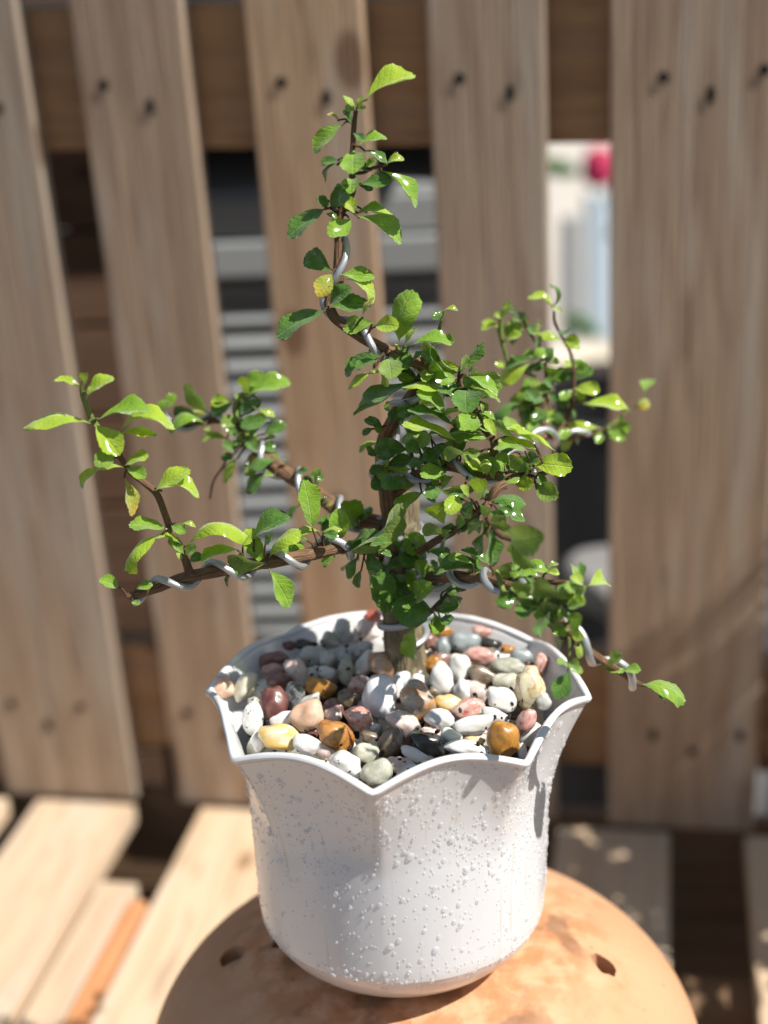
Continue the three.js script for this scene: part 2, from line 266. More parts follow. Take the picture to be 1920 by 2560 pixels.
// ------------------------------------------------------------------ upturned terracotta pot that carries the white pot
const TC = V(.0088, 0, -.0137);
{
  const R = .1496, h = .107, n = 2.645, prof = [];
  for (let i = 0; i <= 44; i++) { const s = Math.pow(i / 44, .62); prof.push([R * s, -h * (1 - Math.pow(Math.max(0, 1 - Math.pow(s, n)), 1 / n))]); }
  const low = [[.1492, -.13], [.1475, -.16], [.1445, -.2], [.141, -.24], [.1435, -.244], [.1455, -.252], [.1455, -.272], [.143, -.2785], [.134, -.2785], [.132, -.24], [.138, -.16], [.1395, -.115]];
  const inner = []; for (let i = 44; i >= 0; i -= 2) { const s = Math.pow(i / 44, .62); inner.push([(R - .0095) * s, -.0095 - (h - .0095) * (1 - Math.pow(Math.max(0, 1 - Math.pow(s, n)), 1 / n))]); }
  const all = [...prof, ...low, ...inner].map(([r, y]) => new THREE.Vector2(Math.max(r, 0), y));
  let g = new THREE.LatheGeometry(all.reverse(), 128);
  const p = g.attributes.position, uv = g.attributes.uv;
  for (let i = 0; i < p.count; i++) {
    const x = p.getX(i), y = p.getY(i), z = p.getZ(i), a = Math.atan2(z, x);
    const k = 1 + .006 * n3(Math.cos(a) * 2, y * 8, Math.sin(a) * 2 + 4); p.setX(i, x * k); p.setZ(i, z * k);
    uv.setXY(i, .5 + (x * (1 - y * 2.4)) / .44, .5 + (z * (1 - y * 2.4)) / .44);
  }
  g.computeVertexNormals();
  const ev = new Evaluator(); ev.useGroups = false; ev.attributes = ['position', 'normal', 'uv'];
  let br = new Brush(g); br.updateMatrixWorld();
  const hole = (u, v, w, d, rot, seed) => {
    const c = atY(u, v, -.018).sub(TC), hg = new THREE.IcosahedronGeometry(1, 3), hp = hg.attributes.position;
    for (let i = 0; i < hp.count; i++) { const q = V(hp.getX(i), hp.getY(i), hp.getZ(i)), k = 1 + .35 * n3(q.x * 1.6 + seed, q.y * 1.6, q.z * 1.6); hp.setXYZ(i, q.x * w * k, q.y * .03, q.z * d * k); }
    const b = new Brush(mergeVertices(hg)); b.geometry.computeVertexNormals(); b.position.copy(c); b.rotation.y = rot; b.updateMatrixWorld(); br = ev.evaluate(br, b, SUBTRACTION);
  };
  hole(1510, 2432, .0058, .0078, .5, 1); hole(582, 2398, .0075, .0075, .5, 5); hole(706, 2404, .0055, .004, .1, 8); hole(1290, 2190, .007, .006, 0, 4);
  const map = paint(1024, 1024, (u, v) => {
    const x = (u - .5) * .44, y = (v - .5) * .44, r = Math.hypot(x, y), w = fbm(u * 9, v * 9, 3, 4);
    let c = mix3([.56, .30, .155], [.60, .345, .195], sm(-.35, .4, fbm(u * 5, v * 5, 7, 4)));
    const worn = sm(.118, .07, r + .05 * w + .03 * fbm(u * 22, v * 22, 5, 3)); // scuffed, stained crown
    c = mix3(c, mix3([.46, .19, .07], [.68, .40, .23], sm(-.25, .3, fbm(u * 30, v * 30, 9, 4))), .65 * worn);
    const soot = worn * sm(.06, .3, fbm(u * 17 + 3, v * 17, 1, 4)); c = mix3(c, [.16, .09, .05], .6 * soot);
    const chalk = sm(.12, .4, fbm(u * 12 + 8, v * 12, 6, 4)); c = mix3(c, [.68, .42, .26], .3 * chalk);
    const sp = sm(.34, .46, fbm(u * 70, v * 70, 2, 2)); c = mix3(c, [.14, .07, .04], .5 * sp);
    return c;
  });
  const bump = grey(1024, 1024, (u, v) => { const r = Math.hypot(u - .5, v - .5) * .44; return .5 + .35 * fbm(u * 90, v * 90, 4, 3) + .5 * sm(.11, .06, r) * fbm(u * 34, v * 34, 8, 4); });
  const o = mesh('terracotta_pot', br.geometry, new THREE.MeshStandardMaterial({ map, bumpMap: bump, bumpScale: .0012, roughness: .78 }));
  o.position.copy(TC);
  tag(o, 'orange terracotta pot turned upside down, chipped holes in its rounded base', 'clay pot');
}

// ------------------------------------------------------------------ white plastic pot with scalloped rim
const RIM = .138, PH = 7 * Math.PI / 180;
const cusp = a => { const s = Math.abs(Math.sin(4 * (a - PH))); return 1 - 2 * Math.pow(s * s + .004, .42); };
const rimR = a => .0890 + .0042 * cusp(a) + .0006 * Math.sin(a * 3 + 1);
const rimY = a => RIM + .0042 - (.0043 + .0006 * Math.sin(a)) * cusp(a) + .0007 * Math.sin(a * 2 + .5);
const PROF = [[0, .003], [.033, .003], [.036, .0004], [.041, .0006], [.0495, .0032], [.0575, .0082], [.0638, .0142], [.0682, .0205], [.0703, .0250], [.0709, .0260], [.0715, .032], [.0722, .05], [.0727, .07], [.0730, .082]];
function potPoint(a, t, inset = 0) { // t 0..1 base to rim
  const K = PROF.length - 1, cut = .62; let r, y;
  if (t < cut) { const f = t / cut * K, k = Math.min(K - 1, Math.floor(f)); r = mix(PROF[k][0], PROF[k + 1][0], f - k); y = mix(PROF[k][1], PROF[k + 1][1], f - k); if (f > 9) r += .0005 * sm(9, 13, f) * cusp(a); }
  else { const q = (t - cut) / (1 - cut), e = Math.pow(q, 1.75); r = mix(.0730 + .0005 * cusp(a), rimR(a), e) + .0007 * Math.sin(Math.PI * q) * cusp(a); y = mix(.082, rimY(a), q); }
  return V(Math.cos(a) * Math.max(0, r - inset), y + (t < .1 ? inset : 0), Math.sin(a) * Math.max(0, r - inset));
}
const potMat = (() => {
  const map = paint(1024, 512, (u, v) => { // v along the profile
    const A = u * Math.PI * 2, x = Math.cos(A) * 3, y = Math.sin(A) * 3;
    let c = [.755, .76, .77]; const s = .03 * fbm(x, y, v * 6, 4); c = [c[0] + s, c[1] + s, c[2] + s * 1.3];
    const run = sm(.12, .34, fbm(x * 5, y * 5, v * 2.2, 4)) * sm(.16, .3, fbm(x * 14, y * 14, v * 12, 3) + .1); c = mix3(c, [.60, .50, .36], .4 * run); // dried water runs with silt
    const sp = sm(.42, .5, fbm(x * 26, y * 26, v * 60, 2)); c = mix3(c, [.25, .17, .1], .7 * sp);
    return c;
  });
  return new THREE.MeshPhysicalMaterial({ map, roughness: .26, clearcoat: .35, clearcoatRoughness: .15, ior: 1.5 });
})();
const whitePot = thing('flower_pot');
tag(whitePot, 'white plastic flower pot with scalloped rim, wet with water beads', 'flower pot');
{
  const SEG = 320, rowsT = []; for (let i = 0; i <= 26; i++) rowsT.push(i / 26 * .62); for (let i = 1; i <= 22; i++) rowsT.push(.62 + i / 22 * .38);
  const pos = [], uv = [], idx = [];
  const ring = (t, inset, vv, dy = 0) => { for (let j = 0; j <= SEG; j++) { const a = j / SEG * Math.PI * 2, p = potPoint(a, t, inset); pos.push(p.x, p.y + dy, p.z); uv.push(j / SEG, vv); } };
  rowsT.forEach(t => ring(t, 0, t)); const nOut = rowsT.length;
  const inn = rowsT.filter(t => t > .2).reverse(); inn.forEach(t => ring(t, .0022, t)); ring(.15, .03, .15, .002);
  const n = nOut + inn.length + 1;
  for (let i = 0; i < n - 1; i++) for (let j = 0; j < SEG; j++) { const a = i * (SEG + 1) + j, b = a + SEG + 1; idx.push(a, b, a + 1, b, b + 1, a + 1); }
  const g = new THREE.BufferGeometry(); g.setAttribute('position', new THREE.Float32BufferAttribute(pos, 3)); g.setAttribute('uv', new THREE.Float32BufferAttribute(uv, 2)); g.setIndex(idx); g.computeVertexNormals();
  mesh('pot_body', g, potMat, whitePot);
  const P = [], Rr = []; for (let j = 0; j <= 360; j++) { const a = j / 360 * Math.PI * 2, p = potPoint(a, 1, .0008); P.push(p); Rr.push(.00185 + .00025 * n3(Math.cos(a) * 9, Math.sin(a) * 9, 2)); }
  const T = P.map((p, i) => P[(i + 1) % 360].clone().sub(P[(i + 359) % 360]).normalize()), N = P.map((p, i) => { const q = V(p.x, 0, p.z).normalize(); return q.addScaledVector(T[i], -q.dot(T[i])).normalize(); }), B = T.map((t, i) => V().crossVectors(t, N[i]));
  mesh('rim', tubeOf({ P, R: Rr, N, B, T }, 10), potMat, whitePot);
}
{ // water beads on the outside
  const r = rngOf(91), n = 2100, g = new THREE.IcosahedronGeometry(1, 2), m = new THREE.MeshPhysicalMaterial({ color: new THREE.Color().setRGB(.95, .95, .96), transmission: .76, thickness: 0, ior: 1.5, roughness: .06 });
  const inst = new THREE.InstancedMesh(g, m, n), mt = new THREE.Matrix4(); let k = 0;
  while (k < n) {
    const a = (-.35 + 3.6 * r()), t = .3 + .68 * r(), p = potPoint(a, t);
    const dens = .22 + .78 * sm(-.12, .22, fbm(a * 2.4, t * 4, 3, 3) + .2 * Math.exp(-((a - 1.1) ** 2) * 2)); if (r() > dens * sm(.28, .5, t)) continue;
    const e = .001, q1 = potPoint(a + e, t), q2 = potPoint(a, t + e), nn = V().crossVectors(q2.sub(p), q1.sub(p)).normalize(); if (nn.dot(p) < 0) nn.negate();
    const big = r(), s = big > .98 ? .0011 + .0007 * r() : big > .8 ? .0006 + .0005 * r() : .0003 + .00035 * r();
    const x = V(0, 1, 0).addScaledVector(nn, -nn.y).normalize(), y = V().crossVectors(nn, x);
    mt.makeBasis(x.multiplyScalar(s * (1 + .35 * r())), y.multiplyScalar(s), nn.clone().multiplyScalar(s * .62)); mt.setPosition(p.addScaledVector(nn, s * .16)); inst.setMatrixAt(k++, mt);
  }
  inst.name = 'water_beads'; inst.userData.kind = 'stuff'; inst.castShadow = inst.receiveShadow = true; whitePot.add(inst);
}

// ------------------------------------------------------------------ soil and pebbles
const surfY = z => .1325 + .0075 * sm(.085, .0, z) + .0055 * sm(-.02, -.08, z);
{
  const s = new THREE.RingGeometry(.0005, .0712, 72, 30).rotateX(-Math.PI / 2), p = s.attributes.position;
  for (let i = 0; i < p.count; i++) { const x = p.getX(i), z = p.getZ(i); p.setY(i, surfY(z) - .0135 + .004 * fbm(x * 130, z * 130, 1, 4)); }
  s.computeVertexNormals();
  const map = paint(256, 256, (u, v) => { const k = .016 + .03 * Math.max(0, fbm(u * 50, v * 50, 1, 3) + .15); return [k * 1.25, k, k * .75]; });
  const soil = tag(mesh('potting_soil', s, new THREE.MeshStandardMaterial({ map, roughness: 1 })), 'dark potting soil showing between the pebbles', 'soil', null, 'stuff');
  const r = rngOf(61), n = 260, cr = new THREE.InstancedMesh(new THREE.IcosahedronGeometry(1, 0), std([.03, .022, .016], { roughness: 1 }), n), mt = new THREE.Matrix4(), q = new THREE.Quaternion();
  for (let i = 0; i < n; i++) { const a = r() * 6.283, d = .02 + .049 * Math.sqrt(r()), z = Math.sin(a) * d, k = .0005 + .0011 * r() * r(); mt.compose(V(Math.cos(a) * d, surfY(z) - .006 + .008 * r(), z), q.setFromEuler(new THREE.Euler(r() * 6, r() * 6, r() * 6)), V(k * 1.5, k * .7, k)); cr.setMatrixAt(i, mt); }
  cr.name = 'soil_crumbs'; cr.userData.kind = 'stuff'; cr.castShadow = cr.receiveShadow = true; soil.add(cr);
}
const stoneKinds = (() => {
  const r = rngOf(3), K = {};
  const kind = (name, a, b, o = {}) => {
    const seed = r() * 50, { scale = 1.6, vein = null, veinAmt = 0, speck = null, speckAt = .36, rough = .28 } = o;
    const map = paint(256, 128, (u, v) => {
      const th = u * Math.PI * 2, ph = v * Math.PI, x = Math.sin(ph) * Math.cos(th), y = Math.cos(ph), z = Math.sin(ph) * Math.sin(th);
      let c = mix3(a, b, sm(-.28, .28, fbm(x * scale + seed, y * scale, z * scale, 4)));
      if (vein) { const q = Math.abs(fbm(x * 1.4 + seed, y * 1.4 + 7, z * 1.4, 4)); c = mix3(c, vein, veinAmt * sm(.07, 0, q)); }
      if (speck) c = mix3(c, speck, .9 * sm(speckAt, speckAt + .06, fbm(x * 5 + seed, y * 5, z * 5, 4)));
      const f = 1 + .22 * fbm(x * 9, y * 9, z * 9 + seed, 3); return [c[0] * f, c[1] * f, c[2] * f];
    });
    K[name] = new THREE.MeshPhysicalMaterial({ map, roughness: rough + .12, clearcoat: .55, clearcoatRoughness: .22 });
  };
  kind('white', [.76, .745, .70], [.70, .70, .69]); kind('bigwhite', [.78, .785, .79], [.74, .75, .77], { scale: .8 });
  kind('cream', [.66, .60, .42], [.72, .68, .54]); kind('yellow', [.72, .46, .11], [.70, .63, .42], { scale: 1.1 });
  kind('yellowvein', [.66, .58, .34], [.70, .66, .50], { vein: [.52, .24, .04], veinAmt: .8 });
  kind('peach', [.70, .42, .27], [.74, .54, .40]); kind('pinkwhite', [.68, .50, .44], [.74, .67, .62], { vein: [.52, .2, .14], veinAmt: .35 });
  kind('pink', [.52, .24, .20], [.62, .40, .35]); kind('red', [.48, .07, .045], [.5, .2, .15]);
  kind('redvein', [.68, .52, .46], [.55, .28, .22], { vein: [.5, .06, .03], veinAmt: .9 });
  kind('maroon', [.115, .035, .028], [.2, .085, .07], { rough: .35 }); kind('rosebrown', [.22, .10, .08], [.30, .17, .14]);
  kind('grey', [.46, .46, .42], [.58, .58, .54]); kind('greygreen', [.36, .37, .28], [.52, .52, .43]);
  kind('greencream', [.50, .49, .36], [.62, .60, .50]); kind('bluegrey', [.22, .27, .28], [.32, .36, .36]);
  kind('slate', [.09, .10, .105], [.2, .21, .21], { vein: [.5, .5, .47], veinAmt: .5 });
  kind('charcoal', [.022, .022, .02], [.05, .05, .045], { speck: [.25, .18, .08], speckAt: .38, rough: .15 });
  kind('mottle', [.11, .075, .045], [.24, .19, .13], { speck: [.35, .26, .15], speckAt: .3 });
  kind('ochre', [.36, .155, .02], [.50, .25, .05], { speck: [.2, .08, .01], speckAt: .4 }); kind('orange', [.42, .15, .025], [.50, .25, .07], { vein: [.12, .06, .03], veinAmt: .5 });
  kind('agate', [.52, .36, .24], [.34, .13, .05], { vein: [.60, .5, .42], veinAmt: .6 }); kind('twotone', [.46, .45, .40], [.50, .22, .05], { scale: .8, vein: [.2, .12, .07], veinAmt: .5 });
  kind('speckled', [.72, .71, .68], [.64, .64, .62], { speck: [.02, .017, .015], speckAt: .27 });
  return K;
})();
const stoneGeos = [...Array(9)].map((_, s) => {
  const g = mergeVertices(new THREE.SphereGeometry(1, 30, 20)), p = g.attributes.position, e = .9 + .06 * (s % 3);
  for (let i = 0; i < p.count; i++) {
    const q = V(p.getX(i), p.getY(i), p.getZ(i)), c = q.clone(), f = v => Math.sign(v) * Math.pow(Math.abs(v), e); q.set(f(q.x), f(q.y), f(q.z)); q.multiplyScalar(.5 + .5 / Math.max(.8, q.length()));
    const k = 1 + .34 * n3(c.x * .8 + s * 9.1, c.y * .8, c.z * .8) + .10 * n3(c.x * 1.9, c.y * 1.9 + s * 5, c.z * 1.9); q.multiplyScalar(k); q.x *= 1 + .13 * c.y * Math.sin(s * 2.1); q.z *= 1 - .1 * c.x * Math.cos(s); p.setXYZ(i, q.x, q.y, q.z);
  }
  g.computeBoundingBox(); const b = g.boundingBox, sz = b.getSize(V()), ce = b.getCenter(V()); g.translate(-ce.x, -ce.y, -ce.z); g.scale(2 / sz.x, 2 / sz.y, 2 / sz.z); g.computeVertexNormals(); return g;
});
{
  // survey: frame (a or b), centre x y, width, height, turn in degrees, kind, rise in mm, label
  const A = [500, 1500, 3.318], Bq = [960, 1500, 3.19];
  const S = [
    [A, 195, 722, 190, 175, 0, 'peach', 1, 'peach stone wedged in the left spout of the white rim'],
    [A, 375, 725, 275, 165, -60, 'cream', 1, 'long cream pebble next to the left rim spout'],
    [A, 440, 985, 280, 180, 75, 'speckled', -1, 'white pebble with black specks by the left rim'],
    [A, 610, 865, 230, 295, 10, 'maroon', 1, 'large dark maroon pebble behind the speckled white one'],
    [A, 655, 672, 200, 150, 0, 'rosebrown', 0, 'dull maroon pebble between the pink ones at left'],
    [A, 605, 590, 175, 130, 0, 'pink', 0, 'small salmon pink pebble near the left back rim'],
    [A, 605, 490, 260, 120, -15, 'rosebrown', 0, 'flat rose brown pebble against the left back rim'],
    [A, 740, 378, 115, 80, 0, 'maroon', 1, 'tiny maroon pebble touching the back left rim'],
    [A, 880, 380, 180, 110, 0, 'charcoal', 1, 'blackish pebble touching the back left rim'],
    [A, 810, 600, 265, 170, 55, 'pinkwhite', 0, 'oval pinkish white pebble in the shaded left part'],
    [A, 790, 800, 240, 165, 80, 'slate', 0, 'striped slate grey pebble right of the large maroon one'],
    [A, 1000, 738, 260, 170, 10, 'ochre', 2, 'pointed brown pebble in the shade of the plant'],
    [A, 950, 468, 280, 165, 0, 'grey', 1, 'wide grey pebble in the back left shade'],
    [A, 1055, 498, 135, 150, 0, 'grey', 2, 'whitish grey pebble with a black spot, back left'],
    [A, 1205, 258, 205, 205, 0, 'grey', 3, 'round pale grey pebble at the back rim, left of trunk'],
    [A, 1080, 340, 150, 160, 0, 'greygreen', 0, 'shaded grey pebble below the round pale grey one'],
    [A, 1430, 140, 145, 110, 0, 'red', 3, 'brick red pebble on the back rim beside the trunk'],
    [A, 1405, 262, 205, 175, 0, 'pinkwhite', 1, 'pinkish pebble under the brick red one, left of trunk'],
    [A, 1355, 420, 185, 150, -20, 'grey', 1, 'grey white pebble just left of the trunk foot'],
    [A, 1375, 530, 235, 145, -60, 'white', 1, 'upright white pebble left of the veined brown one'],
    [A, 1210, 590, 230, 135, 80, 'greygreen', 0, 'upright olive grey pebble in the shaded middle'],
    [A, 1178, 490, 115, 130, 0, 'grey', 0, 'small grey pebble behind the upright olive one'],
    [A, 1052, 602, 135, 110, 0, 'white', 1, 'small white pebble behind the pointed brown one'],
    [A, 952, 602, 125, 110, 0, 'grey', 0, 'small grey pebble left of the small white one, in shade'],
    [A, 1540, 545, 285, 225, 5, 'agate', 2, 'large veined brown pebble in front of the trunk'],
    [A, 1490, 815, 370, 285, 78, 'bigwhite', 4, 'biggest smooth white pebble in the middle of the pot'],
    [A, 1310, 735, 195, 160, 60, 'redvein', 0, 'red veined pebble touching the biggest white one'],
    [A, 1232, 830, 175, 175, 0, 'mottle', 0, 'dark mottled pebble left of the biggest white one'],
    [A, 905, 965, 285, 265, -40, 'peach', 3, 'large glossy peach pebble, front left'],
    [A, 690, 988, 230, 115, -20, 'white', 0, 'flat white pebble behind the large yellow one'],
    [A, 655, 1135, 335, 215, 3, 'yellow', 2, 'large yellow pebble at the front left rim'],
    [A, 485, 1178, 140, 155, 30, 'white', -2, 'white pebble half hidden left of the large yellow one'],
    [A, 890, 1205, 245, 165, 15, 'white', 1, 'white oval pebble right of the large yellow one'],
    [A, 1125, 1130, 325, 245, 25, 'orange', 2, 'large orange brown pebble, front left of centre'],
    [A, 1310, 985, 245, 200, 25, 'redvein', 3, 'pinkish pebble with a red blotch, in front of the biggest white'],
    [A, 1100, 962, 145, 140, 0, 'pinkwhite', 0, 'small pinkish white pebble behind the orange brown one'],
    [A, 1112, 890, 175, 150, 20, 'rosebrown', -3, 'dusky red pebble behind the large peach one'],
    [A, 1215, 1360, 285, 190, 25, 'speckled', 1, 'white pebble with a black smudge at the front dip'],
    [A, 1383, 1265, 205, 180, -20, 'greencream', 2, 'pale greenish pebble behind the front dip'],
    [A, 1470, 1425, 255, 220, -45, 'greengrey', 1, 'greenish grey pebble in the dip of the front rim'],
    [A, 1425, 1150, 190, 110, 22, 'mottle', 0, 'thin dark brown pebble left of the mottled brown one'],
    [A, 1580, 1180, 200, 250, 15, 'mottle', 2, 'mottled brown pebble behind the front rim, centre'],
    [A, 1440, 1065, 115, 95, 0, 'white', -1, 'very small white pebble below the red blotched one'],
    [A, 1040, 1270, 155, 130, 20, 'pinkwhite', -2, 'pinkish pebble tucked under the orange brown one'],
    [A, 1640, 1365, 190, 130, 15, 'pinkwhite', -2, 'pinkish white pebble against the rim right of the dip'],
    [A, 1440, 1350, 130, 130, 0, 'pink', -3, 'pink pebble showing between the two greenish ones'],
    [A, 1632, 722, 110, 185, 0, 'white', 1, 'white pebble peeking out right of the biggest white one'],
    [A, 445, 845, 95, 85, 0, 'greygreen', -1, 'little olive pebble between the cream and speckled ones'],
    [A, 920, 832, 175, 95, -30, 'grey', -1, 'grey pebble behind the large peach one'],
    [A, 935, 1122, 110, 70, -20, 'maroon', -3, 'dark red pebble under the large peach one'],
    [A, 1350, 900, 90, 120, 0, 'pinkwhite', -3, 'pale pebble sunk left of the biggest white one'],
    [Bq, 150, 990, 295, 195, 25, 'pinkwhite', 2, 'lilac white pebble with faint pink veins, front centre'],
    [Bq, 258, 812, 300, 290, 40, 'twotone', 3, 'large grey pebble with an orange side, centre'],
    [Bq, 405, 738, 115, 100, 0, 'mottle', -2, 'clump-like dark pebble right of the two tone one'],
    [Bq, 142, 640, 155, 130, -20, 'white', 1, 'white pebble in front of the veined brown one'],
    [Bq, 298, 655, 160, 115, 15, 'white', 1, 'white pebble behind the grey and orange one'],
    [Bq, 460, 632, 265, 190, 62, 'white', 3, 'tall white block-like pebble right of the trunk'],
    [Bq, 605, 540, 230, 180, 70, 'white', 3, 'upright egg shaped white pebble right of the trunk'],
    [Bq, 385, 515, 160, 125, -35, 'ochre', 2, 'orange pebble touching the trunk foot on its right'],
    [Bq, 238, 578, 155, 90, 0, 'slate', 0, 'dark slate pebble at the foot of the trunk'],
    [Bq, 645, 338, 245, 190, -10, 'bluegrey', 2, 'large blue grey pebble at the back right'],
    [Bq, 472, 385, 180, 120, 80, 'bluegrey', 1, 'narrow blue grey pebble left of the large blue grey one'],
    [Bq, 755, 450, 255, 150, 6, 'pink', 2, 'large pink pebble in front of the blue grey one'],
    [Bq, 850, 358, 175, 105, 5, 'charcoal', 1, 'black pebble with gold spots at the back right'],
    [Bq, 790, 612, 245, 160, 15, 'mottle', 0, 'brown mottled pebble below the large pink one'],
    [Bq, 985, 545, 285, 170, 5, 'greygreen', 1, 'wide translucent grey pebble, right side'],
    [Bq, 970, 655, 195, 150, -15, 'greencream', 1, 'pale yellow green pebble below the wide grey one'],
    [Bq, 1165, 705, 350, 235, 82, 'yellowvein', 4, 'tall yellowish pebble with rust veins by the right rim'],
    [Bq, 935, 790, 250, 190, 20, 'white', 2, 'plump white pebble left of the tall yellowish one'],
    [Bq, 745, 745, 190, 175, 15, 'pinkwhite', -1, 'pinkish pebble behind the plump white one'],
    [Bq, 628, 715, 175, 150, 80, 'white', 1, 'narrow white pebble below the egg shaped one'],
    [Bq, 510, 822, 215, 135, 5, 'yellow', 2, 'yellow pebble right of the grey and orange one'],
    [Bq, 665, 870, 275, 160, -18, 'redvein', 0, 'pale pink pebble right of the small yellow one'],
    [Bq, 440, 958, 240, 180, 8, 'white', 2, 'rounded white pebble in front of the yellow one'],
    [Bq, 718, 1000, 315, 155, -14, 'white', 2, 'long white pebble, front right'],
    [Bq, 885, 925, 225, 120, 15, 'white', 0, 'flat white pebble behind the long white one'],
    [Bq, 955, 1122, 315, 255, 76, 'ochre', 3, 'large glossy mustard pebble in the front right spout'],
    [Bq, 1132, 975, 225, 145, -62, 'pink', 1, 'pink pebble against the right rim'],
    [Bq, 355, 1148, 305, 180, 14, 'charcoal', 2, 'shiny black pebble at the front rim'],
    [Bq, 535, 1098, 170, 135, 20, 'white', 1, 'white pebble right of the shiny black one'],
    [Bq, 720, 1128, 170, 80, 6, 'yellow', 0, 'little pale yellow pebble below the long white one'],
    [Bq, 640, 1190, 340, 145, 8, 'white', 0, 'broad white pebble against the front right rim'],
    [Bq, 240, 1232, 225, 110, 18, 'white', 0, 'flat white pebble below the shiny black one'],
    [Bq, 375, 1058, 160, 90, 10, 'pinkwhite', -2, 'pinkish pebble behind the shiny black one'],
    [Bq, 835, 1215, 125, 80, 25, 'white', -2, 'small white pebble left of the mustard one'],
    [Bq, 1100, 1205, 80, 130, 0, 'white', -2, 'white pebble showing right of the mustard one'],
    [Bq, 1268, 810, 130, 140, 30, 'grey', -1, 'pale grey pebble right of the tall yellowish one'],
    [Bq, 1250, 520, 110, 190, 10, 'redvein', 1, 'reddish pebble leaning on the right back rim'],
    [Bq, 990, 402, 120, 90, 0, 'orange', 0, 'orange pebble near the back right rim'],
    [Bq, 1090, 450, 190, 120, 0, 'bluegrey', 0, 'pale blue grey pebble near the right back rim'],
    [Bq, 780, 255, 155, 95, 10, 'redvein', 1, 'pink tinged pebble on the back rim, right of trunk'],
    [Bq, 460, 262, 180, 90, 5, 'ochre', 1, 'tan pebble at the back rim just right of trunk'],
    [Bq, 365, 330, 110, 130, 0, 'rosebrown', 0, 'dusky pebble hugging the right side of the trunk'],
    [Bq, 890, 445, 90, 105, 0, 'slate', -1, 'small slate pebble right of the large pink one'],
    [Bq, 1160, 515, 80, 60, 0, 'maroon', 0, 'tiny dark pebble above the tall yellowish one'],
    [Bq, 145, 1305, 195, 95, 8, 'pinkwhite', -2, 'pinkish pebble lying along the front rim'],
    [Bq, 790, 1060, 90, 70, 0, 'rosebrown', -4, 'dim pinkish pebble under the long white one'],
  ];
  stoneKinds.greengrey = stoneKinds.greygreen;
  const r = rngOf(12), toC = FW.clone().negate();
  const drop = (c, px, py, ax, ay, turn, kind, label, group) => {
    const o = mesh('pebble', stoneGeos[Math.floor(r() * stoneGeos.length)], stoneKinds[kind]);
    const t = turn * Math.PI / 180, x = RT.clone().multiplyScalar(Math.cos(t)).addScaledVector(UP, -Math.sin(t)), y = UP.clone().multiplyScalar(Math.cos(t)).addScaledVector(RT, Math.sin(t));
    const k = pxPerM(c) * 2, az = Math.min(ax, ay) * (.78 + .14 * r());
    o.quaternion.setFromRotationMatrix(new THREE.Matrix4().makeBasis(x, y, V().crossVectors(x, y))); o.scale.set(ax / k, ay / k, az / k); o.position.copy(c);
    return tag(o, label, 'pebble', group);
  };
  for (const [f, x, y, w, h, turn, kind, rise, label] of S) {
    const u = f[0] + x / f[2], v = f[1] + y / f[2]; let c = atY(u, v, .136); for (let i = 0; i < 3; i++) c = atY(u, v, surfY(c.z) + rise * .001 - .002);
    const d = Math.hypot(c.x, c.z), lim = rimR(Math.atan2(c.z, c.x)) - .0035; if (d > lim) { c.x *= lim / d; c.z *= lim / d; }
    drop(c, u, v, w / f[2] * 1.06, h / f[2] * 1.06, turn, kind, label, 'pebbles covering the soil');
  }
  const names = ['white', 'grey', 'pinkwhite', 'rosebrown', 'greygreen', 'mottle', 'white', 'cream'];
  for (let i = 0; i < 64; i++) { const a = r() * 6.283, d = .071 * Math.sqrt(r()), z = Math.sin(a) * d, c = V(Math.cos(a) * d, surfY(z) - .0085 - .003 * r(), z); if (Math.hypot(c.x - .002, c.z + .035) < .012) continue; drop(c, 0, 0, 62 + 40 * r(), 55 + 25 * r(), r() * 180, names[i % 8], 'pebble of the lower layer, mostly buried under the top stones', 'buried pebbles'); }
}

// ------------------------------------------------------------------ the wired tree
const barkMat = (a, b, seed) => {
  const map = paint(256, 256, (u, v) => { const A = u * 6.2832, x = Math.cos(A), y = Math.sin(A), f = fbm(x * 3.4 + seed, y * 3.4, v * 3, 4), l = fbm(x * 9, y * 9 + seed, v * 2.4, 3), lic = sm(.16, .32, fbm(x * 2 + 9, y * 2, v * 6 + seed, 3)); let c = mix3(a, b, sm(-.3, .35, f + l * .6)); c = mix3(c, [.42, .38, .26], .4 * lic); const k = 1 + .5 * l; return [c[0] * k, c[1] * k, c[2] * k]; });
  const bump = grey(256, 256, (u, v) => { const A = u * 6.2832, x = Math.cos(A), y = Math.sin(A); return .5 + .8 * fbm(x * 7 + seed, y * 7, v * 2.6, 4); });
  return new THREE.MeshStandardMaterial({ map, bumpMap: bump, bumpScale: .0012, roughness: .85 });
};
const bark = barkMat([.30, .16, .075], [.13, .075, .042], 2), barkTrunk = barkMat([.24, .19, .105], [.10, .08, .05], 5), barkGreen = barkMat([.34, .42, .09], [.22, .28, .06], 7);
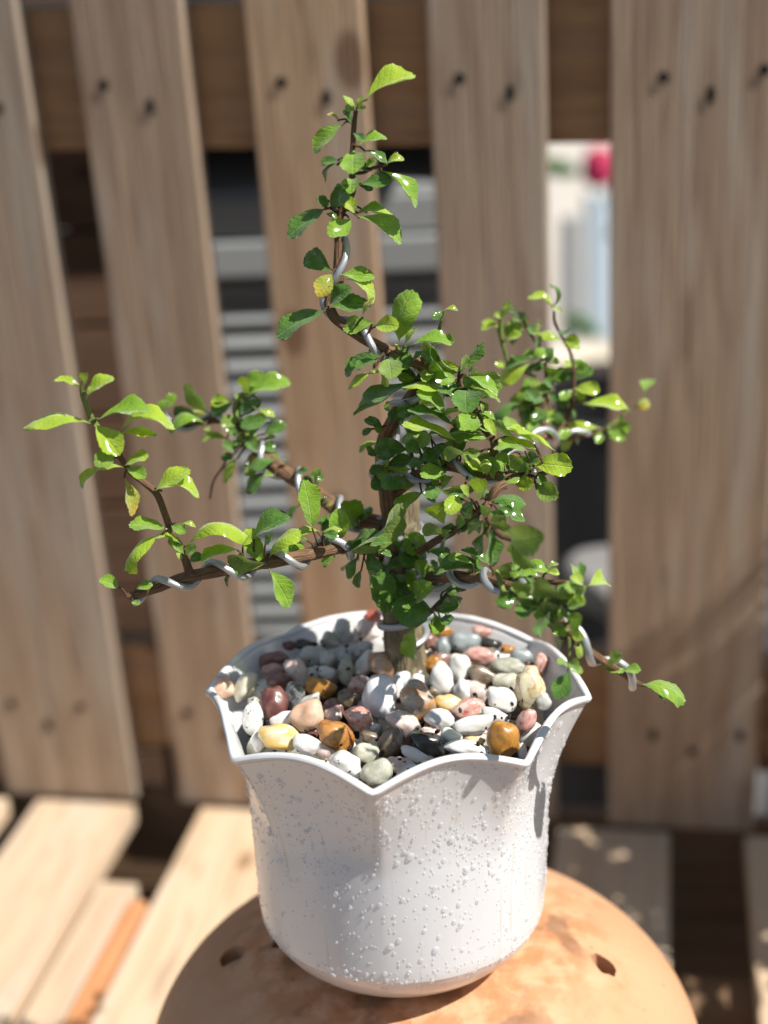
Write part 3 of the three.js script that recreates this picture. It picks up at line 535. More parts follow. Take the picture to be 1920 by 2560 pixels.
const leafMats = (() => {
  const out = {}, bump = grey(256, 128, (u, v) => {
    const y = (v - .5) * 2, mid = Math.exp(-Math.pow(y / .05, 2)), q = ((u * 7 - Math.abs(y) * 1.5) % 1 + 1) % 1, side = Math.exp(-Math.pow((q - .5) / .12, 2));
    return .55 - .4 * mid - .16 * side + .35 * fbm(u * 22, v * 12, 4, 3);
  });
  const make = (name, a, b, vein, o = {}) => {
    const seed = name.charCodeAt(0) * .37;
    const map = paint(256, 128, (u, v) => {
      const y = (v - .5) * 2, mid = Math.exp(-Math.pow(y / .055, 2)), q = ((u * 7 - Math.abs(y) * 1.5) % 1 + 1) % 1, side = Math.exp(-Math.pow((q - .5) / .09, 2)) * .35;
      let c = mix3(a, b, sm(-.3, .3, fbm(u * 5 + seed, v * 3, 2, 4))); c = mix3(c, vein, .55 * Math.min(1, mid + side));
      if (o.spot) c = mix3(c, o.spot, .85 * sm(.2, .34, fbm(u * 9 + seed, v * 6, 8, 4)));
      if (o.tip) c = mix3(c, o.tip, sm(.55, .95, u + .2 * fbm(u * 6, v * 6, 3, 2)));
      return c;
    });
    out[name] = new THREE.MeshPhysicalMaterial({ map, bumpMap: bump, bumpScale: .0007, roughness: .92, clearcoat: o.coat ?? .9, clearcoatRoughness: .15, transmission: o.tr ?? .32, thickness: 0, side: THREE.DoubleSide });
  };
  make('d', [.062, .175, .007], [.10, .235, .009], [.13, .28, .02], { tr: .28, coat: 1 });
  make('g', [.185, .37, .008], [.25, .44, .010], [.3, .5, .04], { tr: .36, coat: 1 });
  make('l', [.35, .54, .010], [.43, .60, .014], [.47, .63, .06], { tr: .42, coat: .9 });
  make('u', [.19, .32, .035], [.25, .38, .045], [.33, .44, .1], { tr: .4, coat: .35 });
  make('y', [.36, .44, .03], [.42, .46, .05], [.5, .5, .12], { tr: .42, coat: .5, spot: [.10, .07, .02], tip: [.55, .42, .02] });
  return out;
})();
// leaf blades: x along the blade 0..1, y across (full width 1), z the upper side; small teeth near the tip
const leafGeos = [...Array(12)].map((_, s) => {
  const r = rngOf(100 + s), NX = 12, NY = 6, pos = [], uv = [], idx = [], arch = [.07, .14, .04, .22, .1, .3][s % 6] * (.8 + .4 * r()), cup = .08 + .22 * r(), twist = (r() - .5) * .7, wave = .02 + .03 * r(), ph = r() * 6, blunt = .45 + .4 * r(), peak = .58 + .14 * r();
  const half = t => { if (t < .07) return .022 + .05 * t; const q = (t - .07) / .93, a = Math.pow(Math.sin(Math.PI / 2 * Math.min(1, q / peak)), .95), b = q > peak ? Math.pow(Math.max(0, 1 - Math.pow((q - peak) / (1 - peak), 2.4) * (1 - blunt * .6)), .6) : 1; return .027 + .473 * a * b; };
  for (let i = 0; i <= NX; i++) for (let j = 0; j <= NY; j++) {
    const t = i / NX, v = j / NY * 2 - 1, h = half(t), av = Math.abs(v);
    let x = t * (1 - .10 * av * av * sm(.6, 1, t)), y = v * h; if (t > .45 && av > .9) { const tooth = (i % 2 ? .024 : -.016); y *= 1 + tooth * 2; x += tooth * .3; }
    if (i === NX) x += (j % 2 ? .024 : -.02) * (1 - av * .4) - (j === NY / 2 ? .015 : 0);
    const z = 4 * arch * t * (1 - t) + cup * (2 * h) * (av * av) * .5 * (s % 4 === 3 ? -1 : 1) + wave * Math.sin(t * 9 + ph) * v * h * 2 + .02 * Math.sin(ph + v * 4 + t * 5) * h; const tw = twist * t * t;
    pos.push(x, y * Math.cos(tw), z + y * Math.sin(tw) * .6); uv.push(t, .5 + v / 2);
  }
  for (let i = 0; i < NX; i++) for (let j = 0; j < NY; j++) { const a = i * (NY + 1) + j, b = a + NY + 1; idx.push(a, b, a + 1, b, b + 1, a + 1); }
  const g = new THREE.BufferGeometry(); g.setAttribute('position', new THREE.Float32BufferAttribute(pos, 3)); g.setAttribute('uv', new THREE.Float32BufferAttribute(uv, 2)); g.setIndex(idx); g.computeVertexNormals(); g.userData.arch = arch; return g;
});
const tree = tag(thing('bonsai_tree'), 'small wired bonsai tree with glossy green leaves in white pot', 'bonsai');
const treeRng = rngOf(77), branches = {};
// survey frames: origin x, y and scale
const Q = { N: [0, 0, 1], A: [600, 100, 2.765], B: [50, 850, 2.074], D: [850, 1200, 1.843], 1: [700, 700, 3.95], 2: [1000, 820, 3.607], 3: [880, 1050, 3.072], 4: [1180, 730, 3.607], 5: [380, 920, 3.607], 6: [500, 1180, 3.318], 7: [1060, 1360, 2.514] };
const toPx = (q, x, y) => [Q[q][0] + x / Q[q][2], Q[q][1] + y / Q[q][2]];
function limb(id, q, list, mat = bark, name = 'branch', rough = .16) { // list: x y z(mm) radius(photo px)
  const pts = [], rad = [], px = [];
  for (const [x, y, z, rr] of list) { const [u, v] = toPx(q, x, y), p = atZ(u, v, z / 1000); pts.push(p); rad.push(rr / 5150); px.push([u, v]); }
  const fr = sweepFrames(pts, rad), o = { id, fr, mat, extra: [], name };
  o.geo = tubeOf(fr, name === 'trunk' ? 20 : 10, rough, id.length * 3.1 + px[0][0] * .01); o.uvp = fr.P.map(p => { const d = p.clone().sub(CAM), w = d.dot(FW); return [960 + FPX * d.dot(RT) / w, 1280 - FPX * d.dot(UP) / w, p, fr.R[fr.P.indexOf(p)]]; });
  o.mesh = mesh(name, o.geo, mat, tree); branches[id] = o; return o;
}
limb('trunk', 'N', [[1018, 1690, -34, 66], [1014, 1645, -34, 55], [1006, 1560, -34, 49], [1001, 1460, -35, 50], [1000, 1380, -36, 47], [1003, 1300, -37, 46], [1004, 1236, -38, 45]], barkTrunk, 'trunk', .07);
limb('leader', 'N', [[975, 1290, -30, 20], [962, 1210, -27, 19], [955, 1140, -24, 18], [963, 1095, -22, 18], [985, 1050, -18, 17], [1024, 1000, -12, 17], [1052, 955, -8, 16], [1066, 922, -6, 15], [1016, 896, -4, 15], [966, 876, -4, 14], [905, 843, -6, 13], [865, 818, -8, 12], [832, 788, -11, 12], [825, 752, -14, 11], [846, 712, -16, 11], [845, 672, -17, 11], [846, 612, -18, 10], [848, 548, -19, 9], [868, 504, -20, 9], [881, 478, -20, 8], [880, 425, -20, 7], [882, 358, -20, 6], [885, 312, -20, 6], [890, 276, -20, 5]]);
limb('left_low', 'N', [[1000, 1395, -25, 22], [930, 1372, -8, 17], [846, 1368, 8, 16], [776, 1385, 14, 16], [711, 1397, 18, 16], [640, 1411, 20, 15], [556, 1426, 22, 14], [484, 1440, 22, 14], [440, 1450, 22, 12], [388, 1472, 22, 11], [318, 1492, 22, 9]]);
limb('left_shoot', 'B', [[880, 1215, 22, 11], [855, 1135, 24, 9], [790, 1010, 26, 8], [750, 900, 26, 8], [708, 795, 26, 8], [640, 740, 26, 7], [570, 680, 26, 7], [505, 585, 26, 7], [440, 495, 26, 6]]);
limb('left_tip', 'B', [[440, 495, 26, 6], [388, 430, 26, 6], [345, 345, 27, 5], [320, 260, 28, 4], [335, 205, 28, 3]], barkGreen);
limb('left_back', '5', [[2200, 1420, -38, 24], [1950, 1380, -44, 21], [1720, 1310, -52, 20], [1560, 1190, -60, 20], [1400, 1075, -68, 20], [1250, 980, -76, 19], [1100, 870, -84, 19], [980, 770, -90, 17], [880, 650, -94, 14], [800, 520, -96, 11], [640, 475, -98, 9], [420, 490, -100, 8], [220, 500, -102, 7], [100, 440, -104, 6]], bark);
limb('left_back_top', '5', [[780, 480, -96, 7], [745, 370, -96, 6], [775, 300, -96, 5], [815, 225, -96, 4]], barkGreen);
limb('left_back_twig', '5', [[700, 780, -94, 3], [640, 890, -93, 3], [560, 1010, -92, 3], [520, 1180, -92, 3]], bark, 'branch', .1);
limb('right_mid', '3', [[420, 1010, -28, 9], [520, 1005, -12, 9], [640, 930, -4, 9], [740, 880, 0, 9], [950, 720, 18, 9], [1050, 640, 26, 10], [1110, 530, 26, 11], [1180, 490, 24, 11]], bark);
limb('right_mid_low', '3', [[1050, 640, 26, 10], [1030, 720, 38.6667, 9], [1090, 820, 53.3333, 8], [1150, 890, 64, 7], [1220, 915, 68, 6]], bark);
limb('right_long', '3', [[300, 560, -34, 20], [480, 440, -24, 16], [600, 385, -14, 15], [740, 350, -6, 14], [900, 390, 2, 13], [1080, 420, 6, 12], [1220, 445, 8, 12], [1400, 430, 8, 9], [1500, 400, 8, 5]], bark);
limb('right_stem', '2', [[830, 1270, 4, 10], [850, 1090, 2, 9], [835, 1000, 1, 9], [745, 860, 0, 8], [700, 800, -2, 8], [650, 680, -4, 7], [560, 545, -5, 6], [530, 425, -5, 5]]);
limb('mid_stub', '3', [[470, 400, -18, 5], [465, 330, -14, 5], [445, 150, -10, 5]], barkTrunk, 'branch', .1);
limb('back_arm', '4', [[340, 1560, -10, 12], [430, 1420, -50, 12], [560, 1340, -80, 11], [700, 1295, -100, 11], [850, 1320, -112, 9], [1040, 1285, -124, 7], [1185, 1250, -132, 6]], bark);
limb('back_shoot', '4', [[680, 1300, -98, 9], [640, 1150, -106, 8], [650, 1000, -110, 8], [675, 820, -114, 7], [660, 650, -116, 6], [610, 505, -118, 6], [545, 395, -120, 5], [480, 300, -121, 4], [445, 215, -122, 3]], bark);
limb('back_shoot_tall', '4', [[760, 1300, -104, 8], [840, 1180, -112, 7], [905, 1000, -116, 6], [918, 740, -118, 6], [905, 630, -119, 5], [880, 530, -120, 5], [810, 410, -121, 4], [745, 270, -122, 4], [738, 170, -123, 3]], bark);
limb('back_shoot_green', '4', [[560, 760, -112, 4], [340, 650, -112, 5], [290, 520, -112, 6], [265, 400, -112, 7], [262, 245, -112, 7], [290, 150, -112, 4]], barkGreen);
limb('back_far', '4', [[1185, 1250, -132, 5], [1360, 1110, -140, 3], [1500, 1010, -146, 2.4], [1560, 900, -150, 2]], barkGreen);
limb('right_low', '7', [[-110, 300, -30, 22], [20, 230, -13.6, 17], [150, 205, 6.8, 14], [330, 212, 31.2, 11], [480, 245, 51.6, 11], [620, 300, 68, 10], [760, 400, 76, 10], [870, 500, 80, 9], [1000, 640, 80, 9], [1100, 715, 77, 9], [1230, 800, 70, 8], [1330, 868, 62, 6], [1390, 890, 56, 4]]);
limb('right_low_curl', '7', [[455, 165, 54, 5], [490, 270, 60, 7], [510, 305, 63, 7], [600, 340, 72, 6], [720, 357, 80, 6], [880, 361, 84, 6], [975, 325, 84, 5], [1015, 265, 80, 4]], barkGreen);
limb('right_low_up', '7', [[300, 215, 14, 8], [580, 218, 37.3333, 8], [750, 236, 50.6667, 7], [920, 245, 60, 6]], bark);
limb('right_hang', '7', [[905, 540, 80, 5], [912, 620, 82, 4], [912, 720, 83, 4], [905, 835, 84, 3]], barkGreen);
limb('foot_twig', '7', [[-70, 470, -22, 8], [20, 440, -12, 7], [65, 400, -6, 6], [105, 358, -2, 5]], barkTrunk);
limb('foot_tuft', 'D', [[250, 590, -26, 7], [320, 545, -10, 5], [345, 610, -4, 4], [345, 680, -2, 3]], bark);
limb('top_side', 'A', [[785, 920, -20, 4], [860, 915, -17, 4], [905, 890, -15, 4], [960, 875, -14, 4], [1020, 862, -14, 3]], bark);
limb('upper_tuft', '1', [[1400, 860, -6, 4], [1250, 730, -2, 4], [1150, 690, 0, 3], [1170, 640, 1, 2]], barkGreen);
limb('small_shoot', 'A', [[1300, 2180, -8, 4], [1365, 2060, -8, 4], [1385, 1960, -8, 3.5], [1412, 1872, -8, 3]], barkGreen);

const leavesOf = [];
let leafNo = 0;
function leaves(q, ids, spread, text) { // each: base x y, tip x y, width, kind (+ b tip away, f tip near, a arched)
  for (const row of text.trim().split(';')) {
    const f = row.trim().split(/\s+/); if (f.length < 6) continue;
    const [bx, by, tx, ty, w] = f.slice(0, 5).map(Number), kind = f[5][0], flag = f[5].slice(1), R = treeRng;
    const [bu, bv] = toPx(q, bx, by), [tu, tv] = toPx(q, tx, ty); let best = null;
    for (const id of ids) for (const [u, v, p, rr] of branches[id].uvp) { const d = Math.hypot(u - bu, v - bv); if (!best || d < best.d) best = { d, p, id, rr }; }
    const z0 = best.p.z + .002 + best.rr * 1.05 + (R() - .4) * spread * 2 * Math.min(1, .25 + best.d / 60), B = atZ(bu, bv, z0), k = pxPerM(B), ap = Math.hypot(tu - bu, tv - bv) / k, wm = w / Q[q][2] / k;
    let L = ap, dz = 0, ratio = wm / ap;
    if (ratio > .56) { L = wm / .54; dz = Math.sqrt(Math.max(0, L * L - ap * ap)); } else dz = ap * .28 * (R() - .35);
    if (flag.includes('b')) dz = -Math.abs(dz); if (flag.includes('f')) dz = Math.abs(dz); else if (ratio > .56 && !flag.includes('b') && R() < .25) dz *= -.6;
    dz = Math.min(.016, Math.max(-.016, dz));
    const T = atZ(tu, tv, z0 + dz), ax = T.clone().sub(B), len = ax.length() * 1.14; ax.normalize();
    const toC = CAM.clone().sub(B).normalize(), face = toC.clone().addScaledVector(ax, -toC.dot(ax)).normalize(), up = V().crossVectors(ax, face); if (up.y < 0) up.negate();
    const nat = .52 * len, c = Math.min(1, wm / nat), rho = Math.acos(Math.max(.12, Math.min(1, c))) * (kind === 'u' ? -1 : 1);
    const n = face.multiplyScalar(Math.cos(rho)).addScaledVector(up, Math.sin(rho)).normalize(), y = V().crossVectors(n, ax), wid = Math.max(nat * .85, Math.min(wm, nat * 1.35)) * 1.2;
    const pool = flag.includes('a') ? [3, 5, 9, 11] : [0, 1, 2, 4, 6, 7, 8, 10], g = leafGeos[pool[Math.floor(R() * pool.length)]];
    const m = new THREE.Matrix4().makeBasis(ax.clone().multiplyScalar(len), y.clone().multiplyScalar(wid), n.clone().multiplyScalar(len)); m.setPosition(B);
        if (best.d > 7) { // leaf stalk from the twig to the blade
      const mid = best.p.clone().lerp(B, .55); mid.y += .0012; branches[best.id].extra.push(tubeOf(sweepFrames([best.p.clone(), mid, B.clone().addScaledVector(ax, .0012)], [.0007, .0005, .00045], 4), 6));
    }
    leavesOf.push({ m, g, n, kind, id: best.id, area: ap * wm });
    if (spread >= .008 && best.d < 45) { // shaded leaves further inside the tuft
      const q = new THREE.Quaternion().setFromEuler(new THREE.Euler((R() - .5) * 1.6, (R() - .5) * 1.6, (R() - .5) * 2.4)), sc = (.8 + .3 * R()) * Math.min(1, .017 / len), p2 = best.p.clone().add(V((R() - .5) * .008, (R() - .5) * .008, (R() - .7) * .012));
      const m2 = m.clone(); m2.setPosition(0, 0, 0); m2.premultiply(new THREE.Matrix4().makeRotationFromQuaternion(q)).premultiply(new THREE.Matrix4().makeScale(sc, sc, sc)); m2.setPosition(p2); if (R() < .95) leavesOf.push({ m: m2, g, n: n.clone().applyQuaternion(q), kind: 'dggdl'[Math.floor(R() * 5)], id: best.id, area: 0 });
    }
  }
}
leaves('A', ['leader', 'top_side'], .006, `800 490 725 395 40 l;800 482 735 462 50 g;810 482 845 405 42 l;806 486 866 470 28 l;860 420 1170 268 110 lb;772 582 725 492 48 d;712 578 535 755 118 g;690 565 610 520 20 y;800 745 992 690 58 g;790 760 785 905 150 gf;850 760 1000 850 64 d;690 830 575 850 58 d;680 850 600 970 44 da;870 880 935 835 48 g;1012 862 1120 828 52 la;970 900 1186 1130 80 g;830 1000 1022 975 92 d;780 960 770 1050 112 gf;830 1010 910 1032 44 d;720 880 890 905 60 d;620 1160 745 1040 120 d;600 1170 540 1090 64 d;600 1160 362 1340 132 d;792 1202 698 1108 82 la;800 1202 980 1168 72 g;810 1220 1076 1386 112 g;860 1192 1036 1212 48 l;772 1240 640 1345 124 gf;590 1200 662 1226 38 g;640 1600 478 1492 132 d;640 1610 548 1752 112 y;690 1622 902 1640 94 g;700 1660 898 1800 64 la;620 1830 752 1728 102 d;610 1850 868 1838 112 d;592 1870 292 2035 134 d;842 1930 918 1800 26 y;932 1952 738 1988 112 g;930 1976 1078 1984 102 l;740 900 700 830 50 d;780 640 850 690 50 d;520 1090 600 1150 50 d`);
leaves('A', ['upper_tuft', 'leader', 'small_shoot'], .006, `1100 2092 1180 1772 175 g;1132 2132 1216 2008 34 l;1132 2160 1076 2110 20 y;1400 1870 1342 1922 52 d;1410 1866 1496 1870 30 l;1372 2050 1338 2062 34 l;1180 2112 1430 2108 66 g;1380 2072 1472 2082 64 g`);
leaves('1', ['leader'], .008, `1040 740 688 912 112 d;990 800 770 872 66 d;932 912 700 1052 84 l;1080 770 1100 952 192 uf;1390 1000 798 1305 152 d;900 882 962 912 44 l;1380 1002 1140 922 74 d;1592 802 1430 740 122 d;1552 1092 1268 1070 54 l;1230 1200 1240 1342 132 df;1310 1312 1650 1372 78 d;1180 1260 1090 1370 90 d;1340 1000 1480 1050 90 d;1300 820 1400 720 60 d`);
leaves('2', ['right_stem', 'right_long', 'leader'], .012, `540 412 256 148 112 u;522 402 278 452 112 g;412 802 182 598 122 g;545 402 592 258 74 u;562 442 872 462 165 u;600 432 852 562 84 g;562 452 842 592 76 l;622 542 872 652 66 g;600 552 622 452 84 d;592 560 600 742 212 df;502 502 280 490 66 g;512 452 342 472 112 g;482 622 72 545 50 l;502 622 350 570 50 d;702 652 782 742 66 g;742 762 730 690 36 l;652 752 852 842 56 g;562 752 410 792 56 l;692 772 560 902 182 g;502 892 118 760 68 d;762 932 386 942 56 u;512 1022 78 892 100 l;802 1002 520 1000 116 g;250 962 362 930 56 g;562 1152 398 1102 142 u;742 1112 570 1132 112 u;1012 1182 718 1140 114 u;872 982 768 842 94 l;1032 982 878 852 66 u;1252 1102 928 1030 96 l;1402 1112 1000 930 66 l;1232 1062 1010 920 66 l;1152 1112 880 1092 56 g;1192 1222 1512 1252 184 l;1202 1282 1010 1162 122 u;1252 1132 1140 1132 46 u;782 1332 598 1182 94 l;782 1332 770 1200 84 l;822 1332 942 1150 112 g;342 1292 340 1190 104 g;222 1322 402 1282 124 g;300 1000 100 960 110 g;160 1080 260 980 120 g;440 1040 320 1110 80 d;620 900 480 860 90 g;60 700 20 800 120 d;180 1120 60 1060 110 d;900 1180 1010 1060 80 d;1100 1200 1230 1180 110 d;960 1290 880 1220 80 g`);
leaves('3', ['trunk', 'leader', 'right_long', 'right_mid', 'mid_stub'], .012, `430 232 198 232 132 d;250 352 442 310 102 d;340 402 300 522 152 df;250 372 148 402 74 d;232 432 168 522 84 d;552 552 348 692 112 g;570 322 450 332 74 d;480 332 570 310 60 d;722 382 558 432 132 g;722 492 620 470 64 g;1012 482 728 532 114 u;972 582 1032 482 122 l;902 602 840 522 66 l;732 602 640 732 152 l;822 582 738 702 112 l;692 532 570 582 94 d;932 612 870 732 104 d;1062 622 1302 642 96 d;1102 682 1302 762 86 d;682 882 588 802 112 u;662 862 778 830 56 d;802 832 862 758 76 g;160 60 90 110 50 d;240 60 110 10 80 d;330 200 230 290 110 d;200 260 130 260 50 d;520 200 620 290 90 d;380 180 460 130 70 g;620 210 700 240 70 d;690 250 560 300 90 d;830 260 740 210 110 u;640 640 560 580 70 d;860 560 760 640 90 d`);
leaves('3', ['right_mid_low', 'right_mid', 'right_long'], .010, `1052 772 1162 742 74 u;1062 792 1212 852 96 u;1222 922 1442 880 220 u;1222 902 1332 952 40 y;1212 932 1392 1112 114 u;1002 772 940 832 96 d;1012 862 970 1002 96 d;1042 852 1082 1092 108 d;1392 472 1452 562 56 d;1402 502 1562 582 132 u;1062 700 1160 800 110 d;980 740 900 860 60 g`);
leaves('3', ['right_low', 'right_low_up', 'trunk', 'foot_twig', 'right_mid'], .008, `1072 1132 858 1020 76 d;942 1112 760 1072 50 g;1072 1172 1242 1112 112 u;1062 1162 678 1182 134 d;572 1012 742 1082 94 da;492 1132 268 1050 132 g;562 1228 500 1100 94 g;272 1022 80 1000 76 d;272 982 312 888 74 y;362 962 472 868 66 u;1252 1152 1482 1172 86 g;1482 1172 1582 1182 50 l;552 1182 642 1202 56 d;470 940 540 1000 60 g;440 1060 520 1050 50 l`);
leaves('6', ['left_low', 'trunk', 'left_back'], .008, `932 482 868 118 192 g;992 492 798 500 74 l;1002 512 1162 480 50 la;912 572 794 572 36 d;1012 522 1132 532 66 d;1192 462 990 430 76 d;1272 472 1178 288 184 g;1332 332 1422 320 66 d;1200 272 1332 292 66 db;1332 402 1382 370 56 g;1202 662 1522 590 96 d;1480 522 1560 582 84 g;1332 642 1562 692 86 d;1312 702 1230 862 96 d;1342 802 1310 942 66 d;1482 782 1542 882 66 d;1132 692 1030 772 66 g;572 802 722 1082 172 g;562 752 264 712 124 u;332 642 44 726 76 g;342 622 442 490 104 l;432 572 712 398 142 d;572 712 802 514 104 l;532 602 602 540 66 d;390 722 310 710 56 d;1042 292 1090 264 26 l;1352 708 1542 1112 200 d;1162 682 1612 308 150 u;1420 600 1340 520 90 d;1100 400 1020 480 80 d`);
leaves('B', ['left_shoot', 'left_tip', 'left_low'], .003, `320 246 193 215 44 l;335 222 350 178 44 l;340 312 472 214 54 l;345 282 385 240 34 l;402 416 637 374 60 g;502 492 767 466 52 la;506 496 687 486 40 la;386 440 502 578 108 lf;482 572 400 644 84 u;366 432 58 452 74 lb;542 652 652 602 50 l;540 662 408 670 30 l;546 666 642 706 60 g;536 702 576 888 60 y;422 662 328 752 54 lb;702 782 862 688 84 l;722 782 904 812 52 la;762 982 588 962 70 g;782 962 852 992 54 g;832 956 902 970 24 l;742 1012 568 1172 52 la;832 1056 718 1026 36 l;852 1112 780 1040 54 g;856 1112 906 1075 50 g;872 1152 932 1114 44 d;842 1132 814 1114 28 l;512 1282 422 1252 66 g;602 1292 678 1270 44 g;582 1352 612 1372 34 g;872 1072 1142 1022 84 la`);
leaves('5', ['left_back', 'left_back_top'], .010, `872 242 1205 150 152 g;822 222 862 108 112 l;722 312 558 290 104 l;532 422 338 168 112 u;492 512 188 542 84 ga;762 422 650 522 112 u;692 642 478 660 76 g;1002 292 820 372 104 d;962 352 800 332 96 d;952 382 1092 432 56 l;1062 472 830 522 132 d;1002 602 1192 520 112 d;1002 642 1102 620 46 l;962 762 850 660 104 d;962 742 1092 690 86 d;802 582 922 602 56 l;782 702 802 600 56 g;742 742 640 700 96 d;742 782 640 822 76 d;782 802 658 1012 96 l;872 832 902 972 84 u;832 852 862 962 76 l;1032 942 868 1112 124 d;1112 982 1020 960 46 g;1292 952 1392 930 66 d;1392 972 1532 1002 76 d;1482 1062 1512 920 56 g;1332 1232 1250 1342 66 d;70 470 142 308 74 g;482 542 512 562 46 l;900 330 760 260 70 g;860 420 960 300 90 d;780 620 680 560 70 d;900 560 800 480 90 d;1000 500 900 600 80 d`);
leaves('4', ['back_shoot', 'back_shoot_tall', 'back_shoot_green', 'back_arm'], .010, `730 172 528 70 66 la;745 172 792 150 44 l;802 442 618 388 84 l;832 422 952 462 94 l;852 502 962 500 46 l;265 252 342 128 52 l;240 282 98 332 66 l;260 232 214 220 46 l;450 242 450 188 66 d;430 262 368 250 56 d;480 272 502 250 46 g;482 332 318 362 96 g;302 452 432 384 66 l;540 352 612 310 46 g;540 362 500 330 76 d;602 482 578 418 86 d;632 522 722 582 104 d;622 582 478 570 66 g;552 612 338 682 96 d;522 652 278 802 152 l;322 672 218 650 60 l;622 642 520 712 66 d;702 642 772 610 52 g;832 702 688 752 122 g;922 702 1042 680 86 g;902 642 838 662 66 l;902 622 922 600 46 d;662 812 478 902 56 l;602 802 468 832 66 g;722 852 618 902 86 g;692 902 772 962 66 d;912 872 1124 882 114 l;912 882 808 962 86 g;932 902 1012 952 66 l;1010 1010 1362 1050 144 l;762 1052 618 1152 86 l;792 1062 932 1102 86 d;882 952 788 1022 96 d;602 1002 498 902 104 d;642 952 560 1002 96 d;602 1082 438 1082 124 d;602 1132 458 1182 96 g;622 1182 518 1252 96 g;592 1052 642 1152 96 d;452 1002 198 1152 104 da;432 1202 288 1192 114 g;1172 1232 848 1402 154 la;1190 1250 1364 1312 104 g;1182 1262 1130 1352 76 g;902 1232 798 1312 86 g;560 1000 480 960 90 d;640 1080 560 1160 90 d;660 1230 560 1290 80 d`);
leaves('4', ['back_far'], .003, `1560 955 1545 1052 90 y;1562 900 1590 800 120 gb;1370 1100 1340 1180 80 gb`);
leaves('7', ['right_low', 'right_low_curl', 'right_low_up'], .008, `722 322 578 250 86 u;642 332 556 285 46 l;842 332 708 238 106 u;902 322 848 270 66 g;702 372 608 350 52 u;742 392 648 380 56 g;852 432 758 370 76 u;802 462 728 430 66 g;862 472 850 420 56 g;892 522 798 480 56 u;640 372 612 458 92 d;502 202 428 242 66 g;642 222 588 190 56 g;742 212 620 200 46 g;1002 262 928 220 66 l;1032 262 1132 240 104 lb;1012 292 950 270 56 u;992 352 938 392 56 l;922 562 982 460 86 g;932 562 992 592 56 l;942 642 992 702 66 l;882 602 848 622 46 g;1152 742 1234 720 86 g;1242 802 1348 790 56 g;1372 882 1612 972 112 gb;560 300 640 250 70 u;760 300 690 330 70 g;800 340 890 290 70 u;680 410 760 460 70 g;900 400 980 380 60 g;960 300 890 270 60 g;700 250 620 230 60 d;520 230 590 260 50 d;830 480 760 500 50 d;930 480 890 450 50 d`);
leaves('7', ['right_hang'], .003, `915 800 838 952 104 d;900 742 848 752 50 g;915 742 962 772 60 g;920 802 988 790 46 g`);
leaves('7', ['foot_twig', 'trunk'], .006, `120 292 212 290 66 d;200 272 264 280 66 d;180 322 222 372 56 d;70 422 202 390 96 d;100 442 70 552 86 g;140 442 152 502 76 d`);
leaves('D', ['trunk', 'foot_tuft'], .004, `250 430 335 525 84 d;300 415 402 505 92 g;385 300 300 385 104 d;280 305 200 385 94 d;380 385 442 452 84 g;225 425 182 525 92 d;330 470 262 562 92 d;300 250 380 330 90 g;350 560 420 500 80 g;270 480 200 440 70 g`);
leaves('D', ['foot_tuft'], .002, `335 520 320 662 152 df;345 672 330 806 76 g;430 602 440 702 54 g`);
{
  leavesOf.sort((a, b) => b.area - a.area);
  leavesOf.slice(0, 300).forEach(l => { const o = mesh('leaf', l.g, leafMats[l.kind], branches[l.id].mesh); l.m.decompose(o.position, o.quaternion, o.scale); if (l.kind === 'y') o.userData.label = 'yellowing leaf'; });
  const rest = leavesOf.slice(300), kinds = ['d', 'g', 'l', 'u', 'y'].filter(k => rest.some(l => l.kind === k));
  const per = kinds.map(k => mergeGeometries(rest.filter(l => l.kind === k).map(l => l.g.clone().applyMatrix4(l.m)))), all = mergeGeometries(per, true);
  const o = mesh('small_leaves', all, kinds.map(k => leafMats[k]), tree); o.userData.kind = 'stuff'; leafNo = leavesOf.length;
}
for (const b of Object.values(branches)) if (b.extra.length) { const all = [b.geo, ...b.extra].map(g => { const c = g.clone(); c.deleteAttribute('normal'); return c; }), mg = mergeGeometries(all); mg.computeVertexNormals(); b.mesh.geometry = mg; }
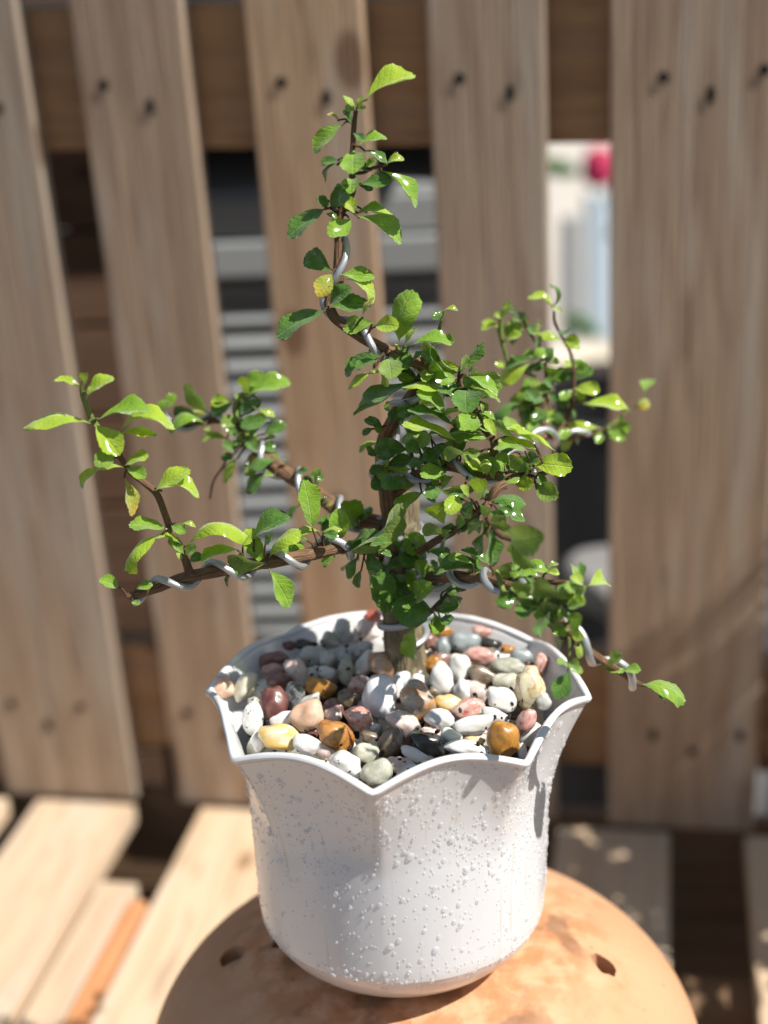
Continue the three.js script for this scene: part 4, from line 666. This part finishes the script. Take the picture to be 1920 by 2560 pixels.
{ // water specks on the leaves
  const r = rngOf(5), n = 2200, m = new THREE.MeshPhysicalMaterial({ color: 0xffffff, transmission: 1, thickness: 0, ior: 1.55, roughness: .14 }), inst = new THREE.InstancedMesh(new THREE.IcosahedronGeometry(1, 1), m, n), mt = new THREE.Matrix4();
  for (let k = 0; k < n; k++) {
    const l = leavesOf[Math.floor(r() * leavesOf.length)], p = l.g.attributes.position, ix = l.g.index, f = Math.floor((.25 + .75 * r()) * ix.count / 3) * 3 % ix.count, w = [r(), r(), r()], s = w[0] + w[1] + w[2], q = V(0, 0, 0);
    for (let i = 0; i < 3; i++) { const a = ix.getX(f + i); q.x += p.getX(a) * w[i] / s; q.y += p.getY(a) * w[i] / s; q.z += p.getZ(a) * w[i] / s; }
    q.applyMatrix4(l.m); const sz = r() > .95 ? .0007 + .0004 * r() : .00016 + .00022 * r(), x = Math.abs(l.n.y) < .9 ? V(0, 1, 0) : V(1, 0, 0), a = V().crossVectors(l.n, x).normalize(), b = V().crossVectors(l.n, a), side = l.n.dot(V(0, 1, .5)) > 0 ? 1 : -1;
    mt.makeBasis(a.multiplyScalar(sz), b.multiplyScalar(sz), l.n.clone().multiplyScalar(sz * .6)); mt.setPosition(q.addScaledVector(l.n, side * sz * .25)); inst.setMatrixAt(k, mt);
  }
  inst.name = 'water_specks'; inst.userData.kind = 'stuff'; tree.add(inst);
}
console.log('leaves', leafNo);

// ------------------------------------------------------------------ training wire coiled round trunk and branches
const wireMat = std([.47, .48, .49], { roughness: .45, metalness: .6, bumpMap: grey(64, 64, (u, v) => .5 + .5 * n3(u * 30, v * 6, 1)), bumpScale: .0003 });
function coil(id, from, to, pitch, phase, label, wr = .0017, dir = 1) {
  const fr = branches[id].fr, n = fr.P.length, pts = []; let s = 0; const S = [0]; for (let i = 1; i < n; i++) { s += fr.P[i].distanceTo(fr.P[i - 1]); S.push(s); }
  const steps = Math.ceil((to - from) * s / pitch * 14);
  for (let i = 0; i <= steps; i++) {
    const d = mix(from, to, i / steps) * s; let k = 0; while (k < n - 2 && S[k + 1] < d) k++;
    const f = (d - S[k]) / Math.max(1e-9, S[k + 1] - S[k]), P = fr.P[k].clone().lerp(fr.P[k + 1], f), N = fr.N[k].clone().lerp(fr.N[k + 1], f).normalize(), B = fr.B[k].clone().lerp(fr.B[k + 1], f).normalize(), rr = mix(fr.R[k], fr.R[k + 1], f) + wr * 1.0, a = dir * d / pitch * Math.PI * 2 + phase;
    pts.push(P.addScaledVector(N, Math.cos(a) * rr).addScaledVector(B, Math.sin(a) * rr));
  }
  return tag(mesh('training_wire', tubeOf(sweepFrames(pts, pts.map(() => wr), 2), 9), wireMat), label, 'wire', 'training wires on the bonsai');
}
coil('left_low', .06, .985, .0265, 2.2, 'grey training wire coiled along the low left branch');
coil('left_back', .12, .99, .029, .6, 'grey training wire coiled along the raised left back branch');
coil('leader', .03, .80, .040, 1.0, 'grey training wire winding up the leading stem');
coil('right_low', .05, .96, .033, .4, 'grey training wire coiled along the drooping right branch');
coil('right_long', .12, .95, .036, 2.0, 'grey training wire on the middle right branch');
coil('back_arm', .05, .9, .034, 1.2, 'grey training wire on the far right branch');
coil('trunk', .22, .36, .0115, 1.5, 'grey training wire wound round the foot of the trunk');
coil('trunk', .66, .86, .0085, .5, 'grey training wire wound in turns under the trunk top');

renderer.render(scene, camera);
